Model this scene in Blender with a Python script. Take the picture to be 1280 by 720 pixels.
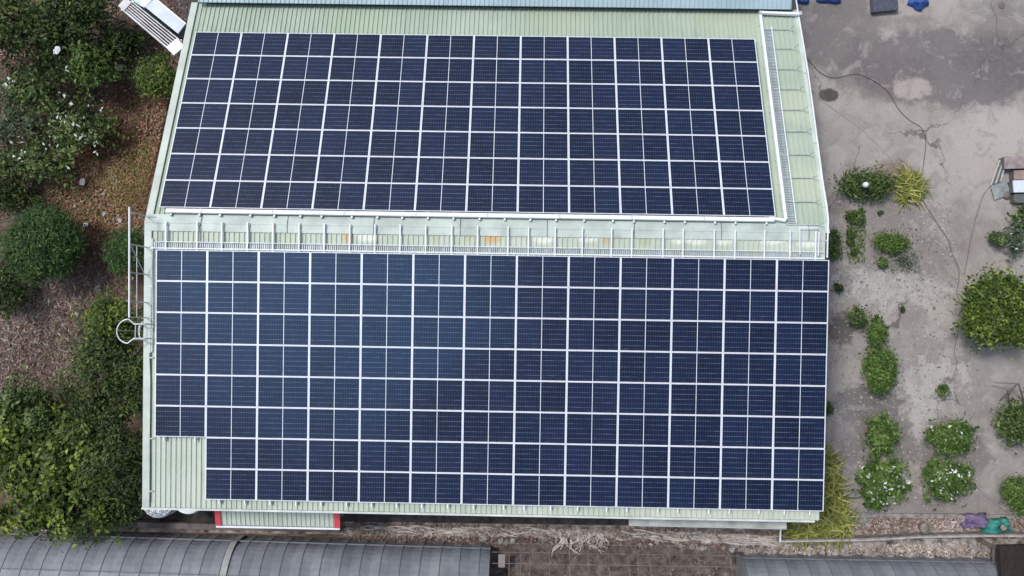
import bpy, bmesh, math, random
import numpy as np
from mathutils import Vector, Matrix, Euler
R = math.radians
scene = bpy.context.scene
for o in list(bpy.data.objects): bpy.data.objects.remove(o)
col = scene.collection

# ------------------------------------------------------------------ camera, sky, sun, exposure
PITCH_S, PITCH_N = R(3.6), R(19.43)     # pitches of the south and north slopes
ZA = 6.0                 # height of the line where the two panel planes meet, over the ridge
H_PANEL = 0.22           # panels stand this far above the sheet
SP, CP = math.sin(PITCH_S), math.cos(PITCH_S)
SQ, CQ = math.sin(PITCH_N), math.cos(PITCH_N)
CW, RP = 1.72, 1.0434    # panel pitch across and along the slope
APEX = 0.962             # lower array top edge to apex, along the slope
B = Matrix(((1, 0, 0), (0, CP, -SP), (0, SP, CP)))       # lower slope frame -> world
cam_c = B @ Vector((12.1926, -0.6439 - APEX, 26.5576)) + Vector((0, 0, ZA))
rx, ry, rz = -0.0167, 0.0116, 0.0160
Rm = Matrix.Rotation(rz, 3, 'Z') @ Matrix.Rotation(ry, 3, 'Y') @ Matrix.Rotation(rx, 3, 'X')
CR = B @ Rm
cam_d = bpy.data.cameras.new('camera'); cam = bpy.data.objects.new('camera', cam_d); col.objects.link(cam)
cam.matrix_world = Matrix.Translation(cam_c) @ CR.to_4x4()
cam_d.sensor_width = 36; cam_d.lens = 36 * 1000 / 1280
cam_d.clip_start = 0.5; cam_d.clip_end = 600
scene.camera = cam

SUN_EL, SUN_AZ = R(61), R(-58)      # azimuth from north, clockwise positive: sun stands in the north-west
w = bpy.data.worlds.new('World'); scene.world = w; w.use_nodes = True
nt = w.node_tree; nt.nodes.clear()
sky = nt.nodes.new('ShaderNodeTexSky'); sky.sky_type = 'NISHITA'; sky.sun_disc = False
sky.sun_elevation = SUN_EL; sky.sun_rotation = SUN_AZ; sky.dust_density = 4.0; sky.air_density = 1.0; sky.ozone_density = 1.0
hs = nt.nodes.new('ShaderNodeHueSaturation'); hs.inputs['Saturation'].default_value = 0.8
bg = nt.nodes.new('ShaderNodeBackground'); bg.inputs[1].default_value = 0.115
wo = nt.nodes.new('ShaderNodeOutputWorld')
# bright cloud patch added high to the west, for sheen on the lower panels
gm = nt.nodes.new('ShaderNodeTexCoord'); vr = nt.nodes.new('ShaderNodeVectorMath'); vr.operation = 'DOT_PRODUCT'; vr.inputs[1].default_value = Vector((-.27, -.06, 1)).normalized()
cn = nt.nodes.new('ShaderNodeTexNoise'); cn.inputs['Scale'].default_value = 5; cn.inputs['Detail'].default_value = 4
ma = nt.nodes.new('ShaderNodeMath'); ma.operation = 'MULTIPLY_ADD'; ma.inputs[1].default_value = .06
mr = nt.nodes.new('ShaderNodeMapRange'); mr.interpolation_type = 'SMOOTHSTEP'; mr.inputs[1].default_value = .985; mr.inputs[2].default_value = 1.04
mxc = nt.nodes.new('ShaderNodeMix'); mxc.data_type = 'RGBA'; mxc.inputs[7].default_value = (7.5, 14, 24, 1)
nt.links.new(gm.outputs['Generated'], vr.inputs[0]); nt.links.new(gm.outputs['Generated'], cn.inputs['Vector'])
nt.links.new(cn.outputs['Fac'], ma.inputs[0]); nt.links.new(vr.outputs['Value'], ma.inputs[2]); nt.links.new(ma.outputs[0], mr.inputs[0])
nt.links.new(sky.outputs[0], hs.inputs['Color']); nt.links.new(hs.outputs[0], mxc.inputs[6]); nt.links.new(mr.outputs[0], mxc.inputs[0]); nt.links.new(mxc.outputs[2], bg.inputs[0]); nt.links.new(bg.outputs[0], wo.inputs[0])
sd = bpy.data.lights.new('sun', 'SUN'); sd.energy = 2.1; sd.angle = R(9); sd.color = (1.0, 0.98, 0.96)
sun = bpy.data.objects.new('sun', sd); col.objects.link(sun)
sdir = Vector((math.cos(SUN_EL) * math.sin(SUN_AZ), math.cos(SUN_EL) * math.cos(SUN_AZ), math.sin(SUN_EL)))
sun.rotation_euler = sdir.to_track_quat('Z', 'Y').to_euler(); sun.location = sdir * 60
vs = scene.view_settings; vs.view_transform = 'Standard'; vs.look = 'None'; vs.exposure = 0.1; vs.gamma = 1; vs.use_curve_mapping = False
scene.cycles.max_bounces = 6; scene.cycles.transparent_max_bounces = 6

# ------------------------------------------------------------------ survey helpers
def ray(px, py):
    return (CR @ Vector(((px - 640) / 1000, (360 - py) / 1000, -1))).normalized()
def at(px, py, z=0.0):
    d = ray(px, py); return cam_c + d * ((z - cam_c.z) / d.z)
def on_plane(px, py, n, p):
    d = ray(px, py); return cam_c + d * ((p - cam_c).dot(n) / d.dot(n))
NS = Vector((0, -SP, CP)); NN = Vector((0, SQ, CQ))
def on_s(px, py, h=0.0):   # south slope, h above the sheet
    return on_plane(px, py, NS, Vector((0, 0, ZA)) + NS * (h - H_PANEL))
def on_n(px, py, h=0.0):
    return on_plane(px, py, NN, Vector((0, 0, ZA)) + NN * (h - H_PANEL))
def ps(x, d, h=0.0):       # point on south slope: d metres from apex down the slope
    return Vector((x, -d * CP, ZA - d * SP)) + NS * (h - H_PANEL)
def pn(x, d, h=0.0):
    return Vector((x, d * CQ, ZA - d * SQ)) + NN * (h - H_PANEL)
def ds(p): return -(p - Vector((0, 0, ZA))).dot(Vector((0, CP, SP)))
def dn(p): return (p - Vector((0, 0, ZA))).dot(Vector((0, CQ, -SQ)))

# ------------------------------------------------------------------ object helpers
class MB:
    def __init__(s): s.v = []; s.f = []; s.uv = None
    def add(s, vs, fs):
        o = len(s.v); s.v += [tuple(v) for v in vs]; s.f += [tuple(i + o for i in f) for f in fs]; return s
    def box(s, c, size, rot=None):
        sx, sy, sz = [q / 2 for q in size]
        pts = [Vector((x, y, z)) for x in (-sx, sx) for y in (-sy, sy) for z in (-sz, sz)]
        if rot is not None: pts = [rot @ p for p in pts]
        c = Vector(c)
        return s.add([p + c for p in pts], [(0, 1, 3, 2), (4, 6, 7, 5), (0, 4, 5, 1), (2, 3, 7, 6), (0, 2, 6, 4), (1, 5, 7, 3)])
    def beam(s, a, b, w, h, up=Vector((0, 0, 1))):     # box from a to b, width w, height h
        a = Vector(a); b = Vector(b); d = (b - a).normalized()
        x = d.cross(up).normalized() * (w / 2); y = x.normalized().cross(d).normalized() * (h / 2)
        pts = [p + x * i + y * j for p in (a, b) for i, j in ((-1, -1), (1, -1), (1, 1), (-1, 1))]
        return s.add(pts, [(0, 1, 2, 3), (7, 6, 5, 4), (0, 4, 5, 1), (1, 5, 6, 2), (2, 6, 7, 3), (3, 7, 4, 0)])
    def prism(s, pts, z0, z1):                          # flat polygon extruded upwards
        n = len(pts)
        v = [(p[0], p[1], z0) for p in pts] + [(p[0], p[1], z1) for p in pts]
        return s.add(v, [tuple(range(n))[::-1], tuple(range(n, 2 * n))] + [(i, (i + 1) % n, n + (i + 1) % n, n + i) for i in range(n)])
    def tube(s, pts, r, seg=6, closed=False, caps=True):
        pts = [Vector(p) for p in pts]; n = len(pts); rs = r if isinstance(r, (list, tuple)) else [r] * n
        rings = []; ref = Vector((0.13, 0.21, 0.97))
        for i, p in enumerate(pts):
            a = pts[(i - 1) % n] if (closed or i > 0) else p
            b = pts[(i + 1) % n] if (closed or i < n - 1) else p
            d = (b - a).normalized()
            x = d.cross(ref)
            if x.length < .05: x = d.cross(Vector((1, 0, 0)))
            x.normalize(); y = d.cross(x)
            rings.append([p + (x * math.cos(t) + y * math.sin(t)) * rs[i] for t in [2 * math.pi * k / seg for k in range(seg)]])
        v = [q for rg in rings for q in rg]; f = []
        for i in range(n if closed else n - 1):
            j = (i + 1) % n
            for k in range(seg):
                f.append((i * seg + k, i * seg + (k + 1) % seg, j * seg + (k + 1) % seg, j * seg + k))
        if caps and not closed:
            f.append(tuple(range(seg))[::-1]); f.append(tuple((n - 1) * seg + k for k in range(seg)))
        return s.add(v, f)
    def lathe(s, prof, c, seg=24):
        v = []; f = []; n = len(prof)
        for r, z in prof:
            for k in range(seg):
                t = 2 * math.pi * k / seg; v.append((c[0] + r * math.cos(t), c[1] + r * math.sin(t), c[2] + z))
        for i in range(n - 1):
            for k in range(seg):
                f.append((i * seg + k, i * seg + (k + 1) % seg, (i + 1) * seg + (k + 1) % seg, (i + 1) * seg + k))
        f.append(tuple(range(seg))[::-1]); f.append(tuple((n - 1) * seg + k for k in range(seg)))
        return s.add(v, f)
    def build(s, name, mat, parent=None, smooth=False, origin=None):
        me = bpy.data.meshes.new(name)
        v = s.v
        if origin is not None: v = [(a[0] - origin[0], a[1] - origin[1], a[2] - origin[2]) for a in v]
        me.from_pydata(v, [], s.f); me.materials.append(mat)
        if smooth:
            for p in me.polygons: p.use_smooth = True
        me.update()
        return link(name, me, parent, origin)
def link(name, me, parent=None, origin=None):
    o = bpy.data.objects.new(name, me); col.objects.link(o)
    if parent is not None: o.parent = parent
    if origin is not None: o.location = origin
    return o
def tag(o, label=None, cat=None, group=None, kind=None):
    if label: o['label'] = label
    if cat: o['category'] = cat
    if group: o['group'] = group
    if kind: o['kind'] = kind
    return o
def thing(name, label, cat, loc=(0, 0, 0), group=None):
    # empty at the base; children are given in world coordinates through part()
    o = bpy.data.objects.new(name, None); col.objects.link(o); o.location = loc; o.empty_display_size = 0.2
    return tag(o, label, cat, group)
def part(mb, name, mat, root, label=None, smooth=False, parent=None):
    # mesh given in world coordinates, stored relative to its thing's base
    o = mb.build(name, mat, parent or root, smooth)
    base = root.location
    me = o.data
    for v in me.vertices: v.co -= base
    if label: o['label'] = label
    return o
ORD = ['first', 'second', 'third', 'fourth', 'fifth', 'sixth', 'seventh', 'eighth', 'ninth', 'tenth', 'eleventh', 'twelfth', 'thirteenth',
       'fourteenth', 'fifteenth', 'sixteenth', 'seventeenth', 'eighteenth', 'nineteenth', 'twentieth', 'twenty-first', 'twenty-second',
       'twenty-third', 'twenty-fourth', 'twenty-fifth', 'twenty-sixth', 'twenty-seventh', 'twenty-eighth', 'twenty-ninth', 'thirtieth']

# ------------------------------------------------------------------ materials
class M:
    def __init__(s, name, rough=0.6, spec=0.5, metal=0.0):
        s.m = bpy.data.materials.new(name); s.m.use_nodes = True; s.nt = s.m.node_tree
        s.b = s.nt.nodes['Principled BSDF']; s.b.inputs['Roughness'].default_value = rough
        s.b.inputs['Metallic'].default_value = metal; s.b.inputs['Specular IOR Level'].default_value = spec
    def n(s, t, **k):
        o = s.nt.nodes.new('ShaderNode' + t)
        for a, b in k.items(): setattr(o, a, b)
        return o
    def l(s, a, b): s.nt.links.new(a, b)
    def coord(s, kind='Object'):
        return s.n('TexCoord').outputs[kind]
    def world(s):
        return s.n('NewGeometry').outputs['Position']
    def noise(s, vec, scale, detail=4, rough=0.6, stretch=None, dist=0.0):
        t = s.n('TexNoise'); t.inputs['Scale'].default_value = scale; t.inputs['Detail'].default_value = detail; t.inputs['Roughness'].default_value = rough
        t.inputs['Distortion'].default_value = dist
        if stretch:
            mp = s.n('Mapping'); mp.inputs['Scale'].default_value = stretch; s.l(vec, mp.inputs[0]); vec = mp.outputs[0]
        s.l(vec, t.inputs['Vector']); return t.outputs['Fac']
    def ramp(s, fac, stops):
        r = s.n('ValToRGB'); e = r.color_ramp.elements
        while len(e) < len(stops): e.new(0.5)
        for q, (p, c) in zip(e, stops): q.position = p; q.color = (*c, 1) if len(c) == 3 else c
        s.l(fac, r.inputs[0]); return r.outputs[0]
    def mix(s, fac, a, b, mode='MIX'):
        x = s.n('Mix', data_type='RGBA', blend_type=mode)
        for v, i in ((fac, 0), (a, 6), (b, 7)):
            if isinstance(v, (int, float)): x.inputs[i].default_value = v
            elif isinstance(v, tuple): x.inputs[i].default_value = (*v, 1)
            else: s.l(v, x.inputs[i])
        return x.outputs[2]
    def math(s, op, a, b=None, c=None, clamp=False):
        x = s.n('Math', operation=op); x.use_clamp = clamp
        for i, v in enumerate((a, b, c)):
            if v is None: continue
            if isinstance(v, (int, float)): x.inputs[i].default_value = v
            else: s.l(v, x.inputs[i])
        return x.outputs[0]
    def smooth(s, v, lo, hi):
        x = s.n('MapRange', interpolation_type='SMOOTHSTEP'); s.l(v, x.inputs[0]); x.inputs[1].default_value = lo; x.inputs[2].default_value = hi
        return x.outputs[0]
    def blob(s, vec, c, r, rot=0.0, soft=0.5, warp=0.5, wscale=1.0, seed=0.0):
        """soft-edged noisy patch (a stain with a place of its own) round world point c"""
        nz = s.n('TexNoise'); nz.inputs['Scale'].default_value = wscale; nz.inputs['Detail'].default_value = 8; nz.inputs['Roughness'].default_value = 0.75
        ad = s.n('VectorMath', operation='ADD'); s.l(vec, ad.inputs[0]); ad.inputs[1].default_value = (seed, seed * .7, 0); s.l(ad.outputs[0], nz.inputs['Vector'])
        sb = s.n('VectorMath', operation='SUBTRACT'); s.l(vec, sb.inputs[0]); sb.inputs[1].default_value = (c[0], c[1], 0)
        mp = s.n('VectorRotate', rotation_type='Z_AXIS'); s.l(sb.outputs[0], mp.inputs[0]); mp.inputs['Angle'].default_value = -rot
        sc = s.n('VectorMath', operation='MULTIPLY'); s.l(mp.outputs[0], sc.inputs[0]); sc.inputs[1].default_value = (1 / r[0], 1 / r[1], 0)
        ln = s.n('VectorMath', operation='LENGTH'); s.l(sc.outputs[0], ln.inputs[0])
        v = s.math('ADD', ln.outputs['Value'], s.math('MULTIPLY', s.math('SUBTRACT', nz.outputs['Fac'], 0.5), warp * 5))
        x = s.n('MapRange', interpolation_type='SMOOTHSTEP'); s.l(v, x.inputs[0]); x.inputs[1].default_value = 1 + soft / 2; x.inputs[2].default_value = 1 - soft / 2
        return x.outputs[0]
    def base(s, c):
        if isinstance(c, tuple): s.b.inputs['Base Color'].default_value = (*c, 1)
        else: s.l(c, s.b.inputs['Base Color'])
        return s
    def bump(s, h, strength=0.3, dist=0.02):
        x = s.n('Bump'); x.inputs['Strength'].default_value = strength; x.inputs['Distance'].default_value = dist
        s.l(h, x.inputs['Height']); s.l(x.outputs[0], s.b.inputs['Normal']); return s

def simple(name, c, rough=0.6, metal=0.0, var=0.12, scale=3.0, bump=0.0):
    m = M(name, rough, metal=metal); v = m.world()
    n = m.noise(v, scale, 5)
    d = tuple(x * (1 - var * 1.6) for x in c); u = tuple(min(1, x * (1 + var)) for x in c)
    m.base(m.ramp(n, [(0.3, d), (0.7, u)]))
    if bump: m.bump(m.noise(v, scale * 6, 4), bump)
    return m.m

# --- painted roof sheet
def roof_mat(name, c_lo, c_hi, stains=()):
    m = M(name, 0.5, 0.4); v = m.world()
    streak = m.noise(v, 1.0, 5, 0.65, stretch=(7.0, 0.5, 0.5))
    patch = m.noise(v, 0.35, 4, 0.6)
    c = m.mix(m.smooth(patch, 0.35, 0.68), c_lo, c_hi)
    c = m.mix(m.math('MULTIPLY', m.smooth(streak, 0.5, 0.72), 0.45), c, tuple(x * 0.62 for x in c_lo))
    fine = m.noise(v, 14, 3, 0.7, stretch=(2.0, 0.35, 1))
    c = m.mix(m.math('MULTIPLY', m.smooth(fine, 0.6, 0.8), 0.28), c, (0.72, 0.76, 0.70))
    for (cx, cy, ra, rb, colr, k, sd_) in stains:
        c = m.mix(m.math('MULTIPLY', m.blob(v, (cx, cy), (ra, rb), soft=0.9, warp=0.3, wscale=3.0, seed=sd_), k), c, colr)
    m.base(c); m.bump(patch, 0.1, 0.02); return m.m
st = []
def stain_s(px, py, rx_, ry_, c, k, sd_):
    p = on_s(px, py, 0.0); st.append((p.x, p.y, rx_, ry_, c, k, sd_))
stain_s(615, 297, 0.30, 0.20, (0.60, 0.36, 0.10), 0.7, 1)
stain_s(434, 297, 0.18, 0.17, (0.58, 0.36, 0.13), 0.6, 5)
stain_s(758, 299, 0.14, 0.2, (0.50, 0.36, 0.18), 0.5, 9)
stain_s(586, 294, 0.16, 0.22, (0.38, 0.42, 0.20), 0.5, 13)
stain_s(806, 300, 0.18, 0.2, (0.36, 0.42, 0.24), 0.5, 23)
stain_s(545, 296, 0.15, 0.2, (0.38, 0.40, 0.22), 0.4, 33)
for i, (a, b) in enumerate(((680, 298), (870, 300), (905, 300), (968, 296), (460, 296), (735, 296), (850, 298), (1010, 303), (965, 300))):
    stain_s(a, b, 0.35, 0.16, (0.78, 0.80, 0.74), 0.65, 40 + i * 3)
MAT = {}
MAT['roof_south'] = roof_mat('roof_paint_south', (0.44, 0.505, 0.415), (0.52, 0.575, 0.49), st)
stn = []
for i, (a, b, c_, k) in enumerate(((700, 25, (0.40, 0.44, 0.32), 0.4), (450, 30, (0.34, 0.44, 0.30), 0.5), (905, 24, (0.42, 0.46, 0.32), 0.4), (1000, 130, (0.50, 0.54, 0.42), 0.5), (1000, 230, (0.52, 0.56, 0.44), 0.5), (980, 60, (0.42, 0.50, 0.40), 0.5))):
    p = on_n(a, b); stn.append((p.x, p.y, 1.3, 0.7, c_, k, 11 + i * 5))
MAT['roof_north'] = roof_mat('roof_paint_north', (0.35, 0.435, 0.345), (0.42, 0.495, 0.41), stn)
MAT['flashing'] = simple('flashing_paint', (0.52, 0.585, 0.53), 0.45, var=0.12, scale=1.2)
MAT['ridge'] = simple('ridge_paint', (0.48, 0.555, 0.505), 0.45, var=0.15, scale=1.5)
MAT['white_metal'] = simple('white_metal', (0.80, 0.83, 0.86), 0.4, var=0.05)
MAT['galv'] = simple('galvanised_steel', (0.50, 0.54, 0.55), 0.4, 0.2, var=0.12, scale=6)
MAT['alu'] = simple('aluminium_frame', (0.80, 0.84, 0.90), 0.35, 0.1, var=0.04)
MAT['dark'] = simple('dark_rubber', (0.03, 0.03, 0.035), 0.6)
MAT['wall'] = simple('painted_wall', (0.30, 0.36, 0.32), 0.7, var=0.2, scale=1)
MAT['blue_roof'] = roof_mat('blue_grey_roof', (0.30, 0.42, 0.46), (0.36, 0.48, 0.53))
MAT['gutter_dark'] = simple('dark_green_fascia', (0.02, 0.05, 0.05), 0.6)
MAT['red'] = simple('red_trim', (0.62, 0.07, 0.09), 0.5, var=0.1)
MAT['seam'] = simple('dark_sealant', (0.06, 0.075, 0.065), 0.8)

# --- solar cells
def cell_mat():
    m = M('solar_cells', 0.3, 0.1); uv = m.n('UVMap').outputs[0]
    sp = m.n('SeparateXYZ'); m.l(uv, sp.inputs[0])
    oi = m.n('ObjectInfo').outputs['Random']
    def lines(x, n, wd, soft=0.3):
        f = m.math('FRACT', m.math('MULTIPLY', x, n))
        d = m.math('MINIMUM', f, m.math('SUBTRACT', 1.0, f))
        return m.math('SUBTRACT', 1.0, m.smooth(d, wd * (1 - soft), wd * (1 + soft)))
    rows = lines(sp.outputs['Y'], 6, 0.05)
    cols = lines(sp.outputs['X'], 10, 0.085)
    nz = m.noise(m.world(), 2.2, 4, 0.7)
    nf = m.noise(m.world(), 9.0, 3, 0.7, stretch=(0.25, 2.0, 1))
    basec = m.mix(oi, (0.0020, 0.0062, 0.024), (0.0052, 0.0125, 0.043))
    basec = m.mix(m.math('MULTIPLY', m.smooth(nz, 0.4, 0.75), 0.4), basec, (0.009, 0.019, 0.064))
    c = m.mix(m.math('MULTIPLY', cols, 0.17), basec, (0.13, 0.20, 0.32))
    c = m.mix(m.math('MULTIPLY', rows, m.math('ADD', 0.06, m.math('MULTIPLY', m.smooth(nf, 0.3, 0.7), 0.36))), c, (0.24, 0.33, 0.46))
    dust = m.math('MULTIPLY', m.smooth(sp.outputs['Y'], .14, 0.0), m.smooth(m.noise(m.world(), 5, 4, .7), .4, .7))
    c = m.mix(m.math('MULTIPLY', dust, .14), c, (.22, .22, .22))
    vd = m.n('TexVoronoi'); vd.inputs['Scale'].default_value = .9; vd.inputs['Randomness'].default_value = 1
    nzv = m.n('TexNoise'); nzv.inputs['Scale'].default_value = 14; m.l(m.world(), nzv.inputs['Vector'])
    vv = m.n('VectorMath', operation='MULTIPLY_ADD'); m.l(nzv.outputs['Color'], vv.inputs[0]); vv.inputs[1].default_value = (.06, .16, 0); m.l(m.world(), vv.inputs[2]); m.l(vv.outputs[0], vd.inputs['Vector'])
    spc = m.n('SeparateColor'); m.l(vd.outputs['Color'], spc.inputs[0])
    drop = m.math('MULTIPLY', m.smooth(vd.outputs['Distance'], .045, .03), m.math('GREATER_THAN', spc.outputs[0], .90))
    m.base(c)
    m.b.inputs['Coat Weight'].default_value = 0.7; m.b.inputs['Coat Roughness'].default_value = 0.05
    return m.m
MAT['cells'] = cell_mat()

# --- leaves
def leaf_mat(name, stops, rough=0.5, trans=0.25):
    m = M(name, rough, 0.3)
    a = m.n('Attribute'); a.attribute_name = 'tint'
    c = m.ramp(a.outputs['Fac'], stops); m.base(c)
    t = m.n('BsdfTranslucent'); m.l(c, t.inputs[0]); x = m.n('MixShader'); x.inputs[0].default_value = trans
    m.l(m.b.outputs[0], x.inputs[1]); m.l(t.outputs[0], x.inputs[2])
    m.l(x.outputs[0], m.nt.nodes['Material Output'].inputs[0]); return m.m
LEAF = {
 'dark': leaf_mat('leaf_dark', [(0, (0.014, 0.025, 0.008)), (0.5, (0.044, 0.078, 0.019)), (1, (0.186, 0.242, 0.055))]),
 'mid': leaf_mat('leaf_mid', [(0, (0.020, 0.041, 0.012)), (0.5, (0.072, 0.119, 0.031)), (1, (0.275, 0.365, 0.114))]),
 'olive': leaf_mat('leaf_olive', [(0, (0.018, 0.035, 0.008)), (0.5, (0.077, 0.127, 0.020)), (1, (0.338, 0.414, 0.073))]),
 'bright': leaf_mat('leaf_bright', [(0, (0.031, 0.067, 0.013)), (0.5, (0.094, 0.167, 0.033)), (1, (0.286, 0.391, 0.110))]),
 'yellow': leaf_mat('leaf_yellow', [(0, (0.078, 0.101, 0.016)), (0.5, (0.264, 0.283, 0.059)), (1, (0.567, 0.546, 0.198))]),
 'grey': leaf_mat('leaf_greygreen', [(0, (0.03, 0.055, 0.03)), (0.5, (0.085, 0.125, 0.07)), (1, (0.26, 0.33, 0.20))]),
 'fir': leaf_mat('leaf_needle', [(0, (0.010, 0.031, 0.008)), (0.5, (0.041, 0.098, 0.022)), (1, (0.156, 0.264, 0.070))]),
 'white': leaf_mat('fleck_white', [(0, (0.55, 0.58, 0.50)), (0.5, (0.62, 0.66, 0.60)), (1, (0.78, 0.80, 0.77))], trans=0.1),
 'dry': leaf_mat('dry_leaf', [(0, (0.06, 0.035, 0.029)), (0.45, (0.175, 0.105, 0.084)), (0.8, (0.32, 0.225, 0.20)), (1, (0.56, 0.45, 0.42))], trans=0.0),
 'dryorange': leaf_mat('dry_leaf_orange', [(0, (0.061, 0.030, 0.017)), (0.5, (0.204, 0.103, 0.052)), (1, (0.490, 0.318, 0.199))], trans=0.0),
 'straw': leaf_mat('straw', [(0, (0.112, 0.085, 0.072)), (0.5, (0.338, 0.281, 0.240)), (1, (0.750, 0.671, 0.600))], trans=0.0),
}
MAT['bark'] = simple('bark', (0.10, 0.075, 0.055), 0.9, var=0.3, scale=8)

def leaf_mesh(name, P, N, L, W, mat, rng, tint, fold=0.25, quad=True):
    """P positions, N normals, one folded leaf each, all as one mesh"""
    n = len(P)
    t = rng.normal(size=(n, 3)); t -= (t * N).sum(1)[:, None] * N; t /= np.linalg.norm(t, axis=1)[:, None] + 1e-9
    b = np.cross(N, t)
    L = L[:, None]; W = W[:, None]
    v = np.stack([P - t * L * .5, P + b * W * .5 + N * W * fold, P + t * L * .5 - N * L * .12, P - b * W * .5 + N * W * fold, P + t * L * .08], 1)
    v = v.reshape(-1, 3)
    base = (np.arange(n) * 5)[:, None]
    f = np.concatenate([base + np.array([[0, 4, 1]]), base + np.array([[1, 4, 2]]), base + np.array([[2, 4, 3]]), base + np.array([[3, 4, 0]])], 1).reshape(-1, 3)
    tt = np.repeat(tint, 4)
    return raw_mesh(name, v, f, mat, tt)
def raw_mesh(name, v, f, mat, face_tint):
    me = bpy.data.meshes.new(name); nf = len(f); k = f.shape[1]
    me.vertices.add(len(v)); me.vertices.foreach_set('co', v.astype(np.float32).ravel())
    me.loops.add(nf * k); me.loops.foreach_set('vertex_index', f.astype(np.int32).ravel())
    me.polygons.add(nf); me.polygons.foreach_set('loop_start', (np.arange(nf) * k).astype(np.int32)); me.polygons.foreach_set('loop_total', np.full(nf, k, np.int32))
    a = me.attributes.new('tint', 'FLOAT', 'FACE'); a.data.foreach_set('value', face_tint.astype(np.float32))
    me.materials.append(mat); me.update(calc_edges=True); return me
def crown_points(rng, blobs, n, shell=0.55, clump=0.35, per=14):
    """clumped points and outward normals in a union of ellipsoids"""
    vol = np.array([b[3] * b[4] * b[5] for b in blobs]) ** 0.8; vol /= vol.sum()
    nc = max(3, int(n / per))
    w_ = rng.choice(len(blobs), nc, p=vol)
    d = rng.normal(size=(nc, 3)); d[:, 2] = np.abs(d[:, 2]) * 0.9 - 0.25; d /= np.linalg.norm(d, axis=1)[:, None]
    rr = shell + (1 - shell) * rng.random(nc) ** 0.6
    rr *= 1 + rng.normal(size=nc) * 0.07
    Bc = np.array([[b[0], b[1], b[2]] for b in blobs])[w_]; Br = np.array([[b[3], b[4], b[5]] for b in blobs])[w_]
    C = Bc + d * rr[:, None] * Br
    k = rng.integers(0, nc, n)
    P = C[k] + rng.normal(size=(n, 3)) * clump * np.array([1, 1, .6]) * (0.6 + 0.8 * rng.random(nc)[k])[:, None]
    N = d[k] * 0.7 + rng.normal(size=(n, 3)) * 0.45 + np.array([0, 0, 0.75]); N /= np.linalg.norm(N, axis=1)[:, None]
    ct = rng.random(nc)
    tint = np.clip(0.62 * ct[k] ** 1.3 + 0.38 * rng.random(n), 0, 1)
    return P, N, tint
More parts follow.
